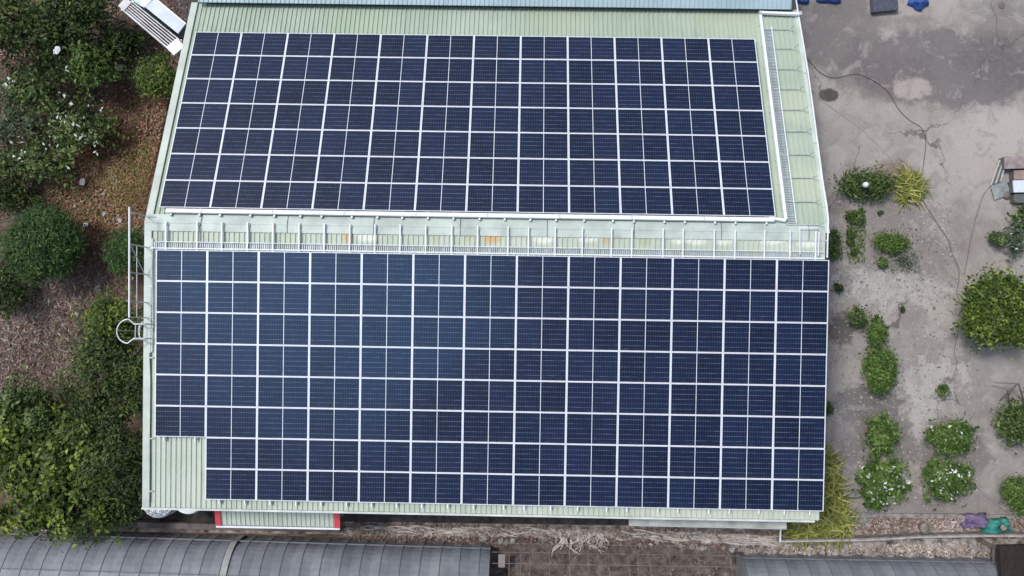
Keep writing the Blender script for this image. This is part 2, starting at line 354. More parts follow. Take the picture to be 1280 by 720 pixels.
def plant(name, label, cat, px, py, rpx, rpy, h, mat, seed, n=2500, leaf=0.16, aspect=0.5, trunk=True, lobes=5, zc=None, group=None, flecks=0, clump=0.3, shell=0.5, per=14, bl_size=0.12, lobespread=0.55):
    """tree or shrub: crown centred at photo position px,py (radii in photo pixels), top about h metres above the ground"""
    rng = np.random.default_rng(seed); rnd = random.Random(seed)
    zc = zc if zc is not None else h * 0.6
    c = at(px, py, zc); e = at(px + rpx, py, zc); g = at(px, py - rpy, zc)
    rx_, ry_ = (e - c).length, (g - c).length; rz_ = max(0.15, h - zc)
    big = rpx > 26 and lobespread > .5
    blobs = [(0, 0, zc, rx_ * (.52 if big else .72), ry_ * (.52 if big else .72), rz_ * .85)]
    if big: lobes += 4; lobespread = .66
    for i in range(lobes):
        a = 2 * math.pi * (i + rnd.random() * .7) / max(1, lobes); q = lobespread * (0.7 + .45 * rnd.random())
        s_ = (0.22 if big else .34) + 0.22 * rnd.random()
        blobs.append((rx_ * q * math.cos(a), ry_ * q * math.sin(a), zc + rz_ * rnd.uniform(-.35, .35), rx_ * s_, ry_ * s_, rz_ * s_ * 1.1))
    if (big or rpx > 20) and lobespread > .43:
        for i in range(9 if big else 4):
            a = rnd.uniform(0, 6.28); q = rnd.uniform(.82, 1.08); s_ = rnd.uniform(.09, .18)
            blobs.append((rx_ * q * math.cos(a), ry_ * q * math.sin(a), zc + rz_ * rnd.uniform(-.5, .3), rx_ * s_, ry_ * s_, rz_ * s_))
    root = thing(name, label, cat, (c.x, c.y, 0), group)
    if big: per = 34; clump *= .72; n = int(n * .85)
    if rpx < 15: clump *= .7; leaf *= .8; blobs = [(b[0] * .8, b[1] * .8, b[2], b[3] * .75, b[4] * .8, b[5]) for b in blobs]
    P, N, tint = crown_points(rng, blobs, n, shell, clump * min(1, (rx_ + ry_) / 2), per)
    st_ = rng.random(n) < .06; P[st_, :2] *= rng.uniform(1.0, 1.3, (st_.sum(), 1))
    P[:, 2] = np.maximum(P[:, 2], 0.03)
    L = leaf * rng.uniform(.45, 1.5, n); W = L * aspect
    me = leaf_mesh('crown', P, N, L, W, LEAF[mat], rng, tint)
    link('crown' if trunk else 'foliage', me, root)
    if flecks:  # white leaf-shaped pieces scattered over the crown's outer shell
        Pb, Nb, tb = crown_points(rng, [(b[0], b[1], b[2] + .04, b[3] * 1.04, b[4] * 1.04, b[5] * 1.08) for b in blobs], flecks, 0.85, clump * .5 * min(1, (rx_ + ry_) / 2), 1.6)
        Pb[:, 2] = np.maximum(Pb[:, 2], 0.05); Nb[:, 2] = np.abs(Nb[:, 2]) + .5; Nb /= np.linalg.norm(Nb, axis=1)[:, None]
        Lb = bl_size * rng.uniform(.6, 1.4, flecks)
        mb_ = leaf_mesh('flecks', Pb, Nb, Lb, Lb * .5, LEAF['white'], rng, tb)
        link('flecks', mb_, root)
    # trunk and limbs
    mb = MB(); tr = 0.035 + 0.022 * h
    if trunk:
        p0 = Vector((0, 0, -0.05)); fork = Vector((rnd.uniform(-.1, .1), rnd.uniform(-.1, .1), max(0.25, zc - rz_ * .8)))
        mb.tube([p0, (p0 + fork) / 2 + Vector((.04, -.03, 0)), fork], [tr * 1.4, tr * 1.05, tr * .85], 8)
        for b in blobs[1:]:
            tip = Vector((b[0], b[1], b[2])); mid = fork.lerp(tip, .5) + Vector((rnd.uniform(-.15, .15), rnd.uniform(-.15, .15), rnd.uniform(0, .25)))
            mb.tube([fork, mid, tip], [tr * .6, tr * .4, tr * .14], 6)
        mb.build('trunk', MAT['bark'], root)
    else:
        for i in range(7):
            a = rnd.uniform(0, 6.28); q = rnd.uniform(.2, .75)
            mb.tube([Vector((0.05 * math.cos(a), .05 * math.sin(a), -.02)), Vector((rx_ * q * .5 * math.cos(a), ry_ * q * .5 * math.sin(a), zc * .6)), Vector((rx_ * q * math.cos(a), ry_ * q * math.sin(a), zc))], [.02, .014, .006], 5)
        mb.build('stem', MAT['bark'], root)
    return root
def blades(rng, C, n, rad, length, width, droop=0.6, upright=0.5):
    """curved strap leaves; C (n,3) bases"""
    a = rng.uniform(0, 2 * np.pi, n); L = length * rng.uniform(.5, 1.2, n)
    out = np.stack([np.cos(a), np.sin(a), np.zeros(n)], 1); side = np.stack([-np.sin(a), np.cos(a), np.zeros(n)], 1)
    K = 4; rows = []
    up = upright * rng.uniform(.5, 1.3, n)
    for i in range(K + 1):
        t = i / K
        p = C + out * (L * t)[:, None]; p = p + np.array([0, 0, 1.0]) * ((L * up * (t - droop * t * t)))[:, None]
        wd = width * (1 - t) ** .7 * rng.uniform(.9, 1.1, n) + .004
        rows.append(p - side * wd[:, None] / 2); rows.append(p + side * wd[:, None] / 2)
    v = np.stack(rows, 1).reshape(-1, 3); b = (np.arange(n) * 2 * (K + 1))[:, None]
    f = np.concatenate([b + np.array([[2 * i, 2 * i + 1, 2 * i + 3, 2 * i + 2]]) for i in range(K)], 1).reshape(-1, 4)
    return v, f, K

# ================================================================== SETTING
def ground_mat():
    m = M('soil', 0.95, 0.2); v = m.world()
    a = m.noise(v, 0.35, 6, 0.65); b_ = m.noise(v, 3.0, 6, 0.75); c_ = m.noise(v, 14.0, 4, 0.75)
    c = m.ramp(a, [(0.36, (0.06, 0.042, 0.034)), (0.5, (0.15, 0.10, 0.078)), (0.62, (0.25, 0.19, 0.155))])
    for (px, py, r1, r2, cc, k, s_) in ((150, 215, 1.8, 1.6, (0.18, 0.09, 0.04), .8, 2), (110, 260, 1.6, 1.0, (0.15, 0.08, 0.04), .7, 8), (50, 430, 2.2, 2.6, (0.20, 0.155, 0.15), .8, 4),
                                         (30, 175, 1.4, 1.2, (0.13, 0.06, 0.035), .7, 9), (160, 50, 1.5, 2.0, (0.12, 0.10, 0.095), .7, 14)):
        p = at(px, py); c = m.mix(m.math('MULTIPLY', m.blob(v, p, (r1, r2), soft=.8, warp=.7, wscale=.7, seed=s_), k), c, cc)
    c = m.mix(m.math('MULTIPLY', m.smooth(b_, .42, .62), .45), c, (0.035, 0.026, 0.022))
    c = m.mix(m.math('MULTIPLY', m.smooth(c_, .55, .72), .5), c, (0.26, 0.20, 0.17))
    m.base(c); m.bump(m.math('ADD', b_, c_), .8, .06); return m.m
def yard_mat():
    m = M('yard_concrete', 0.85, 0.3); v = m.world()
    a = m.noise(v, 0.22, 6, 0.6, dist=.4); b_ = m.noise(v, 1.3, 7, 0.7, dist=.6); c_ = m.noise(v, 9.0, 6, 0.75); g = m.noise(v, 60, 3, .7)
    c = m.ramp(a, [(0.36, (0.258, 0.235, 0.217)), (0.5, (0.322, 0.296, 0.272)), (0.64, (0.395, 0.365, 0.335))])
    def bl(px, py, r1, r2, cc, k, s_, rot=0, warp=.45, ws=.6, soft=.35):
        nonlocal c
        p = at(px, py); c = m.mix(m.math('MULTIPLY', m.blob(v, p, (r1, r2), rot=rot, soft=soft, warp=warp, wscale=ws, seed=s_), k), c, cc)
    # worn light areas
    bl(1245, 170, 2.0, 1.2, (0.46, 0.42, 0.385), .8, 3, soft=.9)
    bl(1215, 205, 1.6, 1.3, (0.40, 0.365, 0.335), .6, 6, soft=.9)
    bl(1115, 28, 2.6, .7, (0.36, 0.32, 0.30), .7, 7, soft=.9)
    # dark damp tarry areas
    bl(1190, 85, 4.1, 1.55, (0.15, 0.135, 0.14), .85, 21, warp=.35, ws=.5, soft=.25)
    bl(1050, 40, 1.7, 1.6, (0.155, 0.14, 0.142), .8, 25, soft=.4)
    bl(1105, 95, 2.2, .9, (0.15, 0.132, 0.135), .7, 27, soft=.5)
    bl(1265, 60, 2.0, 2.2, (0.12, 0.108, 0.11), .6, 37, soft=.6)
    bl(1143, 112, .8, .45, (0.42, 0.37, 0.34), .85, 28, soft=.4)
    bl(1115, 30, 2.3, .32, (0.24, 0.21, 0.20), .75, 29, soft=.6, warp=.7)
    bl(1250, 30, 1.3, .3, (0.26, 0.22, 0.21), .6, 31, soft=.6)
    bl(1037, 120, .42, .28, (0.045, 0.04, 0.035), .9, 33)
    bl(1112, 213, .9, .4, (0.17, 0.12, 0.085), .7, 35, soft=.8)
    bl(1045, 255, .55, .35, (0.17, 0.12, 0.11), .6, 36, soft=.8)
    bl(1170, 260, .5, 2.0, (0.40, 0.375, 0.35), .5, 61, warp=.8, ws=1.4, soft=.6)
    bl(1215, 480, .9, 2.6, (0.24, 0.22, 0.205), .55, 63, warp=.7, ws=1.0, soft=.7)
    # planted beds: pale lime crust and dark earth
    bl(1110, 300, 2.5, 2.2, (0.22, 0.195, 0.18), .7, 41, warp=.6, ws=1.2, soft=.5)
    bl(1110, 360, 1.9, .7, (0.46, 0.44, 0.42), .75, 43, warp=.8, ws=1.6, soft=.5)
    bl(1050, 410, .55, .6, (0.09, 0.08, 0.075), .8, 45)
    bl(1140, 440, 1.1, 1.9, (0.24, 0.215, 0.205), .6, 47, warp=.6, ws=1.2)
    bl(1160, 475, 1.4, .8, (0.46, 0.44, 0.42), .7, 49, warp=.9, ws=1.6, soft=.5)
    bl(1155, 530, .7, 1.3, (0.44, 0.42, 0.40), .65, 50, warp=.8, ws=1.6, soft=.5)
    bl(1085, 505, 1.4, .7, (0.12, 0.108, 0.105), .8, 51, warp=.5, ws=1.0)
    bl(1100, 560, 1.4, 1.4, (0.13, 0.115, 0.11), .7, 53, warp=.5, ws=1.0)
    bl(1190, 570, 1.5, 1.4, (0.15, 0.13, 0.125), .7, 55, warp=.5, ws=1.0)
    bl(1055, 560, .6, 2.2, (0.20, 0.185, 0.19), .6, 57, warp=.5, ws=1.0)
    bl(1190, 632, 3.4, .5, (0.20, 0.175, 0.16), .6, 59, warp=.4)
    c = m.mix(m.math('MULTIPLY', m.smooth(b_, .5, .62), .42), c, (0.20, 0.18, 0.17))
    c = m.mix(m.math('MULTIPLY', m.smooth(b_, .48, .36), .42), c, (0.42, 0.39, 0.365))
    c = m.mix(m.math('MULTIPLY', m.smooth(c_, .52, .66), .26), c, (0.13, 0.12, 0.12))
    c = m.mix(m.math('MULTIPLY', m.smooth(c_, .45, .33), .22), c, (0.42, 0.40, 0.38))
    c = m.mix(m.math('MULTIPLY', m.smooth(g, .45, .75), .25), c, (0.10, 0.09, 0.09))
    vo = m.n('TexVoronoi', feature='DISTANCE_TO_EDGE'); vo.inputs['Scale'].default_value = .16
    wv = m.n('TexNoise'); wv.inputs['Scale'].default_value = .9; wv.inputs['Detail'].default_value = 6; m.l(v, wv.inputs['Vector'])
    va = m.n('VectorMath', operation='MULTIPLY_ADD'); m.l(wv.outputs['Color'], va.inputs[0]); va.inputs[1].default_value = (2.2, 2.2, 0); m.l(v, va.inputs[2]); m.l(va.outputs[0], vo.inputs['Vector'])
    ck = m.math('MULTIPLY', m.smooth(vo.outputs['Distance'], .006, .001), m.smooth(m.noise(v, .5, 2), .42, .6))
    c = m.mix(m.math('MULTIPLY', ck, .7), c, (0.07, 0.065, 0.065))
    m.base(c); m.bump(m.math('ADD', m.math('ADD', c_, b_), m.math('MULTIPLY', g, .5)), .5, .03); return m.m
MAT['soil'] = ground_mat(); MAT['yard'] = yard_mat()
MAT['concrete'] = simple('old_concrete', (0.26, 0.235, 0.22), 0.9, var=.35, scale=5, bump=.5)
MAT['dirt'] = simple('bank_dirt', (0.30, 0.25, 0.22), 0.95, var=.6, scale=2.5, bump=.8)

tag(MB().add([(-150, -150, 0), (180, -150, 0), (180, 150, 0), (-150, 150, 0)], [(0, 1, 2, 3)]).build('ground', MAT['soil']), kind='structure')
# concrete yard, east of the building
kerb_l, kerb_r = at(1010, 640), at(1290, 643)
dirk = (kerb_r - kerb_l).normalized()
yl = kerb_l - dirk * 1.5; yr = kerb_l + dirk * 60
tag(MB().prism([(yl.x, yl.y), (yr.x, yr.y), (yr.x, 60), (yl.x, 60)], -0.2, 0.012).build('yard_pavement', MAT['yard']), kind='structure')
tag(MB().beam(yl + Vector((0, -.08, .03)), yr + Vector((0, -.08, .03)), .16, .16).build('yard_kerb', MAT['concrete']), kind='structure')
# darker paved corner behind the building's north-west end
a = [at(205, -30), at(262, -30), at(262, 60), at(236, 38)]
tag(MB().prism([(p.x, p.y) for p in a], -0.2, 0.015).build('back_path', simple('path_tar', (0.085, 0.078, 0.085), .9, var=.3, scale=3)), kind='structure')
# soil bank and trodden strip between building and greenhouses
def strip(name, px, mat, z=0.0, kind='structure', th=.2):
    p = [at(x, y, z) for x, y in px]
    return tag(MB().prism([(q.x, q.y) for q in p], z - th, z).build(name, mat), kind=kind)
strip('trodden_path', [(-60, 640), (-60, 662), (440, 668), (760, 674), (985, 682), (1400, 690), (1400, 676), (985, 668), (985, 640)][::-1], MAT['dirt'], 0.008)
mdarkstrip = simple('eave_shade_and_dark_strip', (0.045, 0.038, 0.034), .8, var=.6, scale=3, bump=.6)  # near-black soil for the painted eave shade and the tunnel-side strips
strip('eave_shade_strip', [(-60, 632), (-60, 650), (260, 654), (430, 652), (790, 657), (790, 640), (430, 636)][::-1], mdarkstrip, 0.014)  # dark colour stands in for the shade below the south eave
strip('tunnel_side_strip', [(-160, 660), (-160, 672), (613, 694), (613, 679), (300, 668)][::-1], mdarkstrip, 0.018)  # plain dark ground strip along the long tunnel's north foot
strip('tunnel_side_strip', [(915, 690), (915, 705), (1260, 712), (1260, 695)][::-1], mdarkstrip, 0.022)  # plain dark ground strip by the short tunnel
strip('greenhouse_soil', [(590, 672), (590, 800), (1000, 800), (1000, 690)], simple('dark_plot', (0.125, 0.10, 0.088), .95, var=.5, scale=3, bump=.8), 0.016)

# ================================================================== THE WAREHOUSE
XL, XR = on_s(180, 450).x, 22.30
D_S = ds(on_s(640, 642.5)); D_N = dn(on_n(640, 9))
wh = thing('warehouse', 'long warehouse with pale green corrugated gable roof carrying the solar panels', 'building', (XL, 0, 0))
def sheet(x0, x1, d0, d1, pt, pitch=0.172, rw=0.05, rt=0.022, rh=0.038):
    """trapezoid-ribbed sheet; ribs run down the slope"""
    mb = MB(); xs = []; x = x0
    while x < x1 - pitch * .5:
        xs += [(x, 0), (x + (rw - rt) / 2, rh), (x + (rw + rt) / 2, rh), (x + rw, 0)]; x += pitch
    xs.append((x1, 0))
    v = [pt(a, d0, h) for a, h in xs] + [pt(a, d1, h) for a, h in xs] + [pt(a, d0, -.03) for a, h in (xs[0], xs[-1])] + [pt(a, d1, -.03) for a, h in (xs[0], xs[-1])]
    n = len(xs); f = [(i, i + 1, n + i + 1, n + i) for i in range(n - 1)]
    f += [(2 * n, 2 * n + 2, 2 * n + 3, 2 * n + 1), tuple([2 * n] + list(range(n)) + [2 * n + 1])[::-1], tuple([2 * n + 2] + list(range(n, 2 * n)) + [2 * n + 3])]
    return mb.add(v, f)
XLN = on_n(196, 200).x if False else XL
roof_s = part(sheet(XL + .22, XR - .12, 0.05, D_S, ps), 'roof_slope', MAT['roof_south'], wh, 'south roof slope of pale green ribbed sheet')
roof_n = part(sheet(XL + .22, XR + .05, 0.05, D_N, pn), 'roof_slope', MAT['roof_north'], wh, 'north roof slope, greener and more weathered')
# ridge cap
mb = MB(); rw_ = 0.33
for s_ in (ps, pn):
    mb.add([s_(XL + .02, -0.0, .05), s_(XR - .02, -0.0, .05), s_(XR - .02, rw_, .05), s_(XL + .02, rw_, .05), s_(XR - .02, rw_, .006), s_(XL + .02, rw_, .006)], [(0, 1, 2, 3), (3, 2, 4, 5)])
rc = part(mb, 'ridge_cap', MAT['ridge'], wh)
x = XL + 1.9
while x < XR:
    part(MB().add([ps(x, .0, .062), ps(x + .02, 0, .062), ps(x + .02, rw_, .056), ps(x, rw_, .056), pn(x + .02, rw_, .056), pn(x, rw_, .056)], [(0, 1, 2, 3)[::-1], (0, 1, 4, 5)]), 'cap_joint', MAT['seam'], wh, parent=rc); x += 2.9
# gable flashings: flat folded strips with a sealant seam on their inner edge
for (xa, xb, edge) in ((XL, XL + .24, XL), (XR - .02, XR + .12, XR + .12)):
    for (f_, D) in ((ps, D_S), (pn, D_N)):
        if xa > 10 and f_ is ps: xa2, xb2 = XR - .14, XR - .02
        else: xa2, xb2 = xa, xb
        mb = MB(); v = [f_(xa2, 0, .048), f_(xb2, 0, .048), f_(xb2, D, .048), f_(xa2, D, .048), f_(xa2, 0, -.16), f_(xb2, 0, -.16), f_(xb2, D, -.16), f_(xa2, D, -.16)]
        mb.add(v, [(0, 3, 2, 1), (0, 4, 7, 3), (1, 2, 6, 5), (3, 7, 6, 2), (4, 5, 6, 7)])
        fl = part(mb, 'gable_flashing', MAT['flashing'], wh)
        if xa < 10:
            mb = MB().beam(f_(xb2 + .012, .34, .03), f_(xb2 + .012, D - .02, .03), .022, .03, NS)
            part(mb, 'seam', MAT['seam'], wh, parent=fl)
# south gutter and verge
mb = MB().beam(ps(XL - .02, D_S + .04, .0), ps(XR - .16, D_S + .04, .0), .065, .11, NS)
part(mb, 'eave_gutter', simple('gutter_paint', (.60, .64, .62), .5, var=.15, scale=2), wh)
mb = MB().beam(pn(XL, D_N + .03, -.04), pn(XR - .05, D_N + .03, -.04), .07, .10, NN)
part(mb, 'eave_trim', MAT['gutter_dark'], wh)
# walls
y0, y1 = ps(0, D_S - .35).y, pn(0, D_N - .35).y; z0, z1 = ps(0, D_S - .35, -.09).z, pn(0, D_N - .35, -.09).z
zt = ZA - H_PANEL - .12; xa, xb = XL + .35, XR - .4
mb = MB().add([(xa, y0, 0), (xb, y0, 0), (xb, y1, 0), (xa, y1, 0), (xa, y0, z0), (xb, y0, z0), (xb, y1, z1), (xa, y1, z1), (xa, 0, zt), (xb, 0, zt)],
              [(0, 1, 5, 4), (2, 3, 7, 6), (1, 2, 6, 9, 5), (3, 0, 4, 8, 7)])
part(mb, 'wall', MAT['wall'], wh)

# ================================================================== SOLAR PANELS
PW, PH, PT = 1.711, 1.035, 0.035
LIPX, LIPY, MID = 0.029, 0.021, 0.019
def panel_frame():
    mb = MB(); X, Y = PW / 2, PH / 2; t = PT
    def bar(x0, x1, y0, y1, z0=-t, z1=0.0): mb.box(((x0 + x1) / 2, (y0 + y1) / 2, (z0 + z1) / 2), (x1 - x0, y1 - y0, z1 - z0))
    bar(-X, X, Y - LIPY, Y); bar(-X, X, -Y, -Y + LIPY)
    bar(-X, -X + LIPX, -Y + LIPY, Y - LIPY); bar(X - LIPX, X, -Y + LIPY, Y - LIPY)
    bar(-MID / 2, MID / 2, -Y + LIPY, Y - LIPY, -.014, -.003)
    return mb
def cell_block(side):
    me = bpy.data.meshes.new('cell_block'); X, Y = PW / 2 - LIPX, PH / 2 - LIPY
    x0, x1 = (MID / 2, X) if side > 0 else (-X, -MID / 2)
    me.from_pydata([(x0, -Y, -.006), (x1, -Y, -.006), (x1, Y, -.006), (x0, Y, -.006), (x0, -Y, -.02), (x1, -Y, -.02), (x1, Y, -.02), (x0, Y, -.02)],
                   [], [(0, 1, 2, 3), (7, 6, 5, 4)])
    uvl = me.uv_layers.new(name='UVMap')
    for i, q in enumerate([(0, 0), (1, 0), (1, 1), (0, 1)] * 2): uvl.data[i].uv = q
    me.materials.append(MAT['cells']); me.update(); return me
proto = bpy.data.objects.new('solar_panel', None); col.objects.link(proto)
fr = panel_frame().build('frame', MAT['alu'], proto)
cb1 = link('cell_block', cell_block(-1), proto); cb2 = link('cell_block', cell_block(1), proto)
parts0 = (fr, cb1, cb2)
rnd = random.Random(4)
placed = []
first = True
def place_panel(x, d, f_, n, ux, label):
    global first
    if first: o = proto; first = False
    else:
        o = proto.copy(); col.objects.link(o)
        for q in parts0:
            c = q.copy(); col.objects.link(c); c.parent = o
    pos = f_(x, d, H_PANEL)
    rot = ux.to_4x4() @ Euler((R(rnd.gauss(0, .12)), R(rnd.gauss(0, .12)), R(rnd.gauss(0, .06)))).to_matrix().to_4x4()
    o.matrix_world = Matrix.Translation(pos) @ rot
    o.location.z += rnd.uniform(-.002, .002)
    tag(o, label, 'solar panel', 'solar panels on the warehouse roof')
US = B.copy(); UN = Matrix(((1, 0, 0), (0, CQ, SQ), (0, -SQ, CQ)))
for r in range(8):
    for c in range(13):
        if c == 0 and r >= 6: continue
        place_panel((c + .5) * CW, APEX + (r + .5) * RP, ps, NS, US, 'dark solar panel, lower array, %s row below the ridge, %s column from left' % (ORD[r], ORD[c]))
UP_D = ((1.4264 - APEX) ** 2 + .1974 ** 2) ** .5
for r in range(7):
    for c in range(12):
        place_panel(-.005 + (c + .5) * CW, UP_D + (r + .5) * RP, pn, NN, UN, 'dark solar panel, upper array, %s row above the ridge, %s column from left' % (ORD[r], ORD[c]))

# ---- mounting rails that run down the slope under the panels and stick out past them
xs_s = [207, 246, 277, 309, 341, 373.5, 405, 437, 468.5, 500, 532, 564.6, 597, 635, 660.6, 694, 728, 764.5, 790, 829, 854, 893, 919, 956, 988, 1020]
e_r = Vector((0, 0, 0))
for i, px in enumerate(xs_s):
    x = on_s(px, 295, .16).x
    d0 = ds(on_s(px, 276 + (px - 200) * .0155, .16)); d1 = APEX + (6 if x < 1.70 else 8) * RP + .16
    t = thing('mounting_rail', 'white mounting rail reaching to the ridge from under the south array, %s from the left' % ORD[i], 'mounting rail', ps(x, (d0 + d1) / 2), 'mounting rails of the south array')
    part(MB().beam(ps(x, d0, .135), ps(x, d1, .135), .042, .05, NS), 'rail_bar', MAT['white_metal'], t)
    for k in range(4):
        d = d0 + .10 + (d1 - d0 - .2) * k / 3
        part(MB().box(ps(x + .02, d, .052), (.08, .07, .10), US), 'foot_bracket', MAT['galv'], t)
xs_n = [213, 249, 275, 313, 343, 375.6, 402, 440, 472, 503, 535, 567, 599.5, 631, 663, 695, 730, 766, 792, 830, 855.5, 893, 918.5, 957]
for i, px in enumerate(xs_n):
    x = on_n(px, 268, .16).x
    d0 = UP_D - .27; d1 = UP_D + 7 * RP + .08
    t = thing('mounting_rail', 'grey mounting rail under the north array beside the white channel, %s from the left' % ORD[i], 'mounting rail', pn(x, (d0 + d1) / 2), 'mounting rails of the north array')
    part(MB().beam(pn(x, d0, .13), pn(x, d1, .13), .05, .06, NN), 'rail_bar', MAT['galv'], t)
    for k in range(4):
        d = d0 + .04 + (d1 - d0 - .1) * k / 3
        part(MB().tube([pn(x, d, .002), pn(x, d, .165)], .035, 8), 'foot_bracket', MAT['white_metal'], t)

# ---- white channel along the south edge of the north array, with its down pipe
t = thing('cable_channel', 'long white box channel along the ridge side of the north array', 'channel', pn(10, UP_D - .11, 0))
a_, b_ = on_n(207, 263, .22).x, on_n(967, 268, .22).x
part(MB().beam(pn(a_, UP_D - .115, .19), pn(b_, UP_D - .115, .19), .14, .08, NN), 'channel_body', MAT['white_metal'], t)
x = a_ + 1.2
while x < b_: part(MB().box(pn(x, UP_D - .115, .233), (.03, .165, .006), UN), 'channel_joint', MAT['galv'], t); x += 2.4
t = thing('white_pipe', 'thick white pipe running down the north slope east of the panels', 'pipe', on_n(966, 140, .0))
q0 = on_n(961, 272.5, .12); q1 = on_n(982, 276, .12); q2 = on_n(950, 17, .12)
part(MB().beam(q0, q1, .09, .09, NN), 'elbow', MAT['white_metal'], t)
part(MB().beam(q1 + Vector((0, .03, 0)), q2, .10, .10, NN), 'pipe_run', MAT['white_metal'], t)
for k in range(9):
    p = q1.lerp(q2, (k + .5) / 9); part(MB().box(p - NN * .07, (.16, .05, .05), UN), 'pipe_clip', MAT['galv'], t)
t = thing('top_beam', 'white beam across the north end of the roof by the east gable', 'beam', on_n(975, 17))
part(MB().beam(on_n(949, 16, .16), on_n(1001, 18, .16), .10, .10, NN), 'beam_body', MAT['white_metal'], t)
part(MB().box(on_n(1000, 18, .16), (.10, .17, .17), UN), 'end_cap', MAT['galv'], t); part(MB().box(on_n(950, 16.4, .16), (.08, .14, .13), UN), 'end_cap', MAT['galv'], t)
# gable pole along the east edge
t = thing('gable_pole', 'thin white pole running along the east gable edge of the roof', 'pole', on_n(1015, 140))
pts = [on_n(994, -8, .12), on_n(997, 12, .10), on_n(1003.5, 50, .08), on_n(1010, 90, .11), on_n(1016, 133, .09), on_n(1022, 178, .1), on_n(1028, 224, .09), on_n(1033.5, 258, .1), on_n(1035.5, 276, .1)]
pts += [on_s(1034.5, 300, .1), on_s(1034, 322, .1)]
part(MB().tube(pts, .028, 6), 'pole_tube', MAT['white_metal'], t)
for p in pts[1::2]: part(MB().box(p - NN * .05 - Vector((.06, 0, 0)), (.14, .035, .03), UN), 'bracket', MAT['galv'], t)

# ---- walkways of open grating with light side rails
def grating(root, pt, along, x0, x1, d0, d1, h=.06, step=.07, bw=.03):
    mb = MB()
    if along == 'x':
        x = x0
        while x < x1: mb.beam(pt(x, d0, h), pt(x, d1, h), bw, .02, NS); x += step
    else:
        d = d0
        while d < d1: mb.beam(pt(x0, d, h), pt(x1, d, h), bw, .02, NN); d += step
    return part(mb, 'grating', MAT['walk'], root)
MAT['walk'] = simple('walkway_mesh', (0.50, 0.56, 0.60), .5, .2, var=.1)
t = thing('ridge_walkway', 'narrow grating walkway along the top edge of the south array', 'walkway', ps(11, .8))
da = ds(on_s(640, 309, .1)) ; db = ds(on_s(640, 317, .1))
xa, xb = on_s(190, 305, .1).x, XR - .1
grating(t, ps, 'x', xa, xb, da, db - .02)
part(MB().tube([ps(xa + .2, da - .005, .16), ps(xb, da - .005, .16)], .012, 6), 'side_rail', MAT['white_metal'], t)
part(MB().beam(ps(xa, db, .16), ps(xb, db, .16), .038, .05, NS), 'side_rail', MAT['white_metal'], t)
t = thing('slope_walkway', 'grating walkway on the north slope between white pipe and wire supports', 'walkway', on_n(975, 140))
x0_, x1_ = on_n(984.5, 270, .08).x, on_n(994, 270, .08).x
dd0, dd1 = dn(on_n(985, 278, .08)), dn(on_n(960, 34, .08))
grating(t, pn, 'd', x0_, x1_, dd0, dd1, h=.05, step=.065)
part(MB().tube([pn(x1_, dd0 - .05, .12), pn(x1_, dd1, .12)], .018, 6), 'side_rail', MAT['white_metal'], t)
for i, (py, bx) in enumerate(((36.5, 989), (60.5, 993), (86, 997), (111, 1001), (137, 1005), (164, 1009), (193, 1013), (222, 1017), (252, 1020), (281, 1024))):
    t = thing('wire_support', 'thin grey steel bar with upturned end across the east roof strip, %s from the top' % ORD[i], 'support bar', on_n(985, py), 'steel support bars on the east roof strip')
    a0 = on_n(957 + i * 2.9, py, .08); a1 = on_n(bx - 4, py, .08)
    part(MB().tube([a0, a1], .018, 6), 'bar', MAT['galv'], t)
    part(MB().tube([a1, a1 + Vector((.08, 0, .06)), a1 + Vector((.12, 0, .38))], .016, 6), 'upturned_end', MAT['galv'], t)
t = thing('short_rail_frame', 'thin white rail frame standing over the roof strip at the east end of the ridge', 'rail', on_s(1005, 300))
mb = MB()
for (a0, a1) in (((1000, 283), (1000, 318)), ((988, 288), (988, 320)), ((1000, 285), (1022, 285)), ((1024, 290), (1023, 320))):
    mb.tube([on_s(*a0, .2), on_s(*a1, .2)], .018, 6)
part(mb, 'rail_tube', MAT['white_metal'], t)
mb = MB()
for q in ((1000, 284), (1022, 286)): mb.tube([on_s(*q, .0), on_s(*q, .2)], .015, 6)
part(mb, 'rail_foot', MAT['galv'], t)
# conduit down the west edge of the south slope
t = thing('conduit', 'thin white conduit down the west edge of the south slope', 'conduit', on_s(189, 380))
part(MB().tube([on_s(190.5, 298, .07), on_s(190, 340, .07), on_s(190.5, 400, .06), on_s(189.5, 440, .07)], .02, 6), 'conduit_pipe', MAT['white_metal'], t)
part(MB().tube([on_s(187, 441, .06), on_s(188.5, 480, .05), on_s(187.5, 545, .06), on_s(188, 628, .05)], .011, 5), 'cable', MAT['dark'], t)
for py in (320, 358, 412, 447, 548, 614): part(MB().box(on_s(189, py, .05), (.14, .04, .04), US), 'clip', MAT['galv'], t)

# ---- guard rail on the west gable edge
t = thing('guard_rail', 'white guard rail standing on the west gable edge above the ladder', 'guard rail', on_s(181, 330))
zr = lambda py, h: on_s(183, py, .03) + Vector((-.02, 0, h))
ys = [270, 309, 343, 378, 397]
base_pts = [on_s(182.5, y_, .05) for y_ in ys]
top = [p + Vector((-.05, 0, 1.05)) for p in base_pts]
part(MB().tube([top[0] + Vector((0, .15, 0)), top[-1]], .032, 8), 'top_rail', MAT['white_metal'], t)
part(MB().tube([p + Vector((-.02, 0, .60)) for p in (base_pts[1], base_pts[-1])], .016, 6), 'middle_rail', MAT['galv'], t)
for p, q in zip(base_pts, top):
    part(MB().tube([p, q], .02, 6).tube([p, p + Vector((.28, 0, .02))], .014, 5), 'post', MAT['galv'], t)
part(MB().tube([base_pts[1] + Vector((-.04, 0, 1.0)), base_pts[2] + Vector((0, 0, .1))], .014, 5), 'brace', MAT['galv'], t)

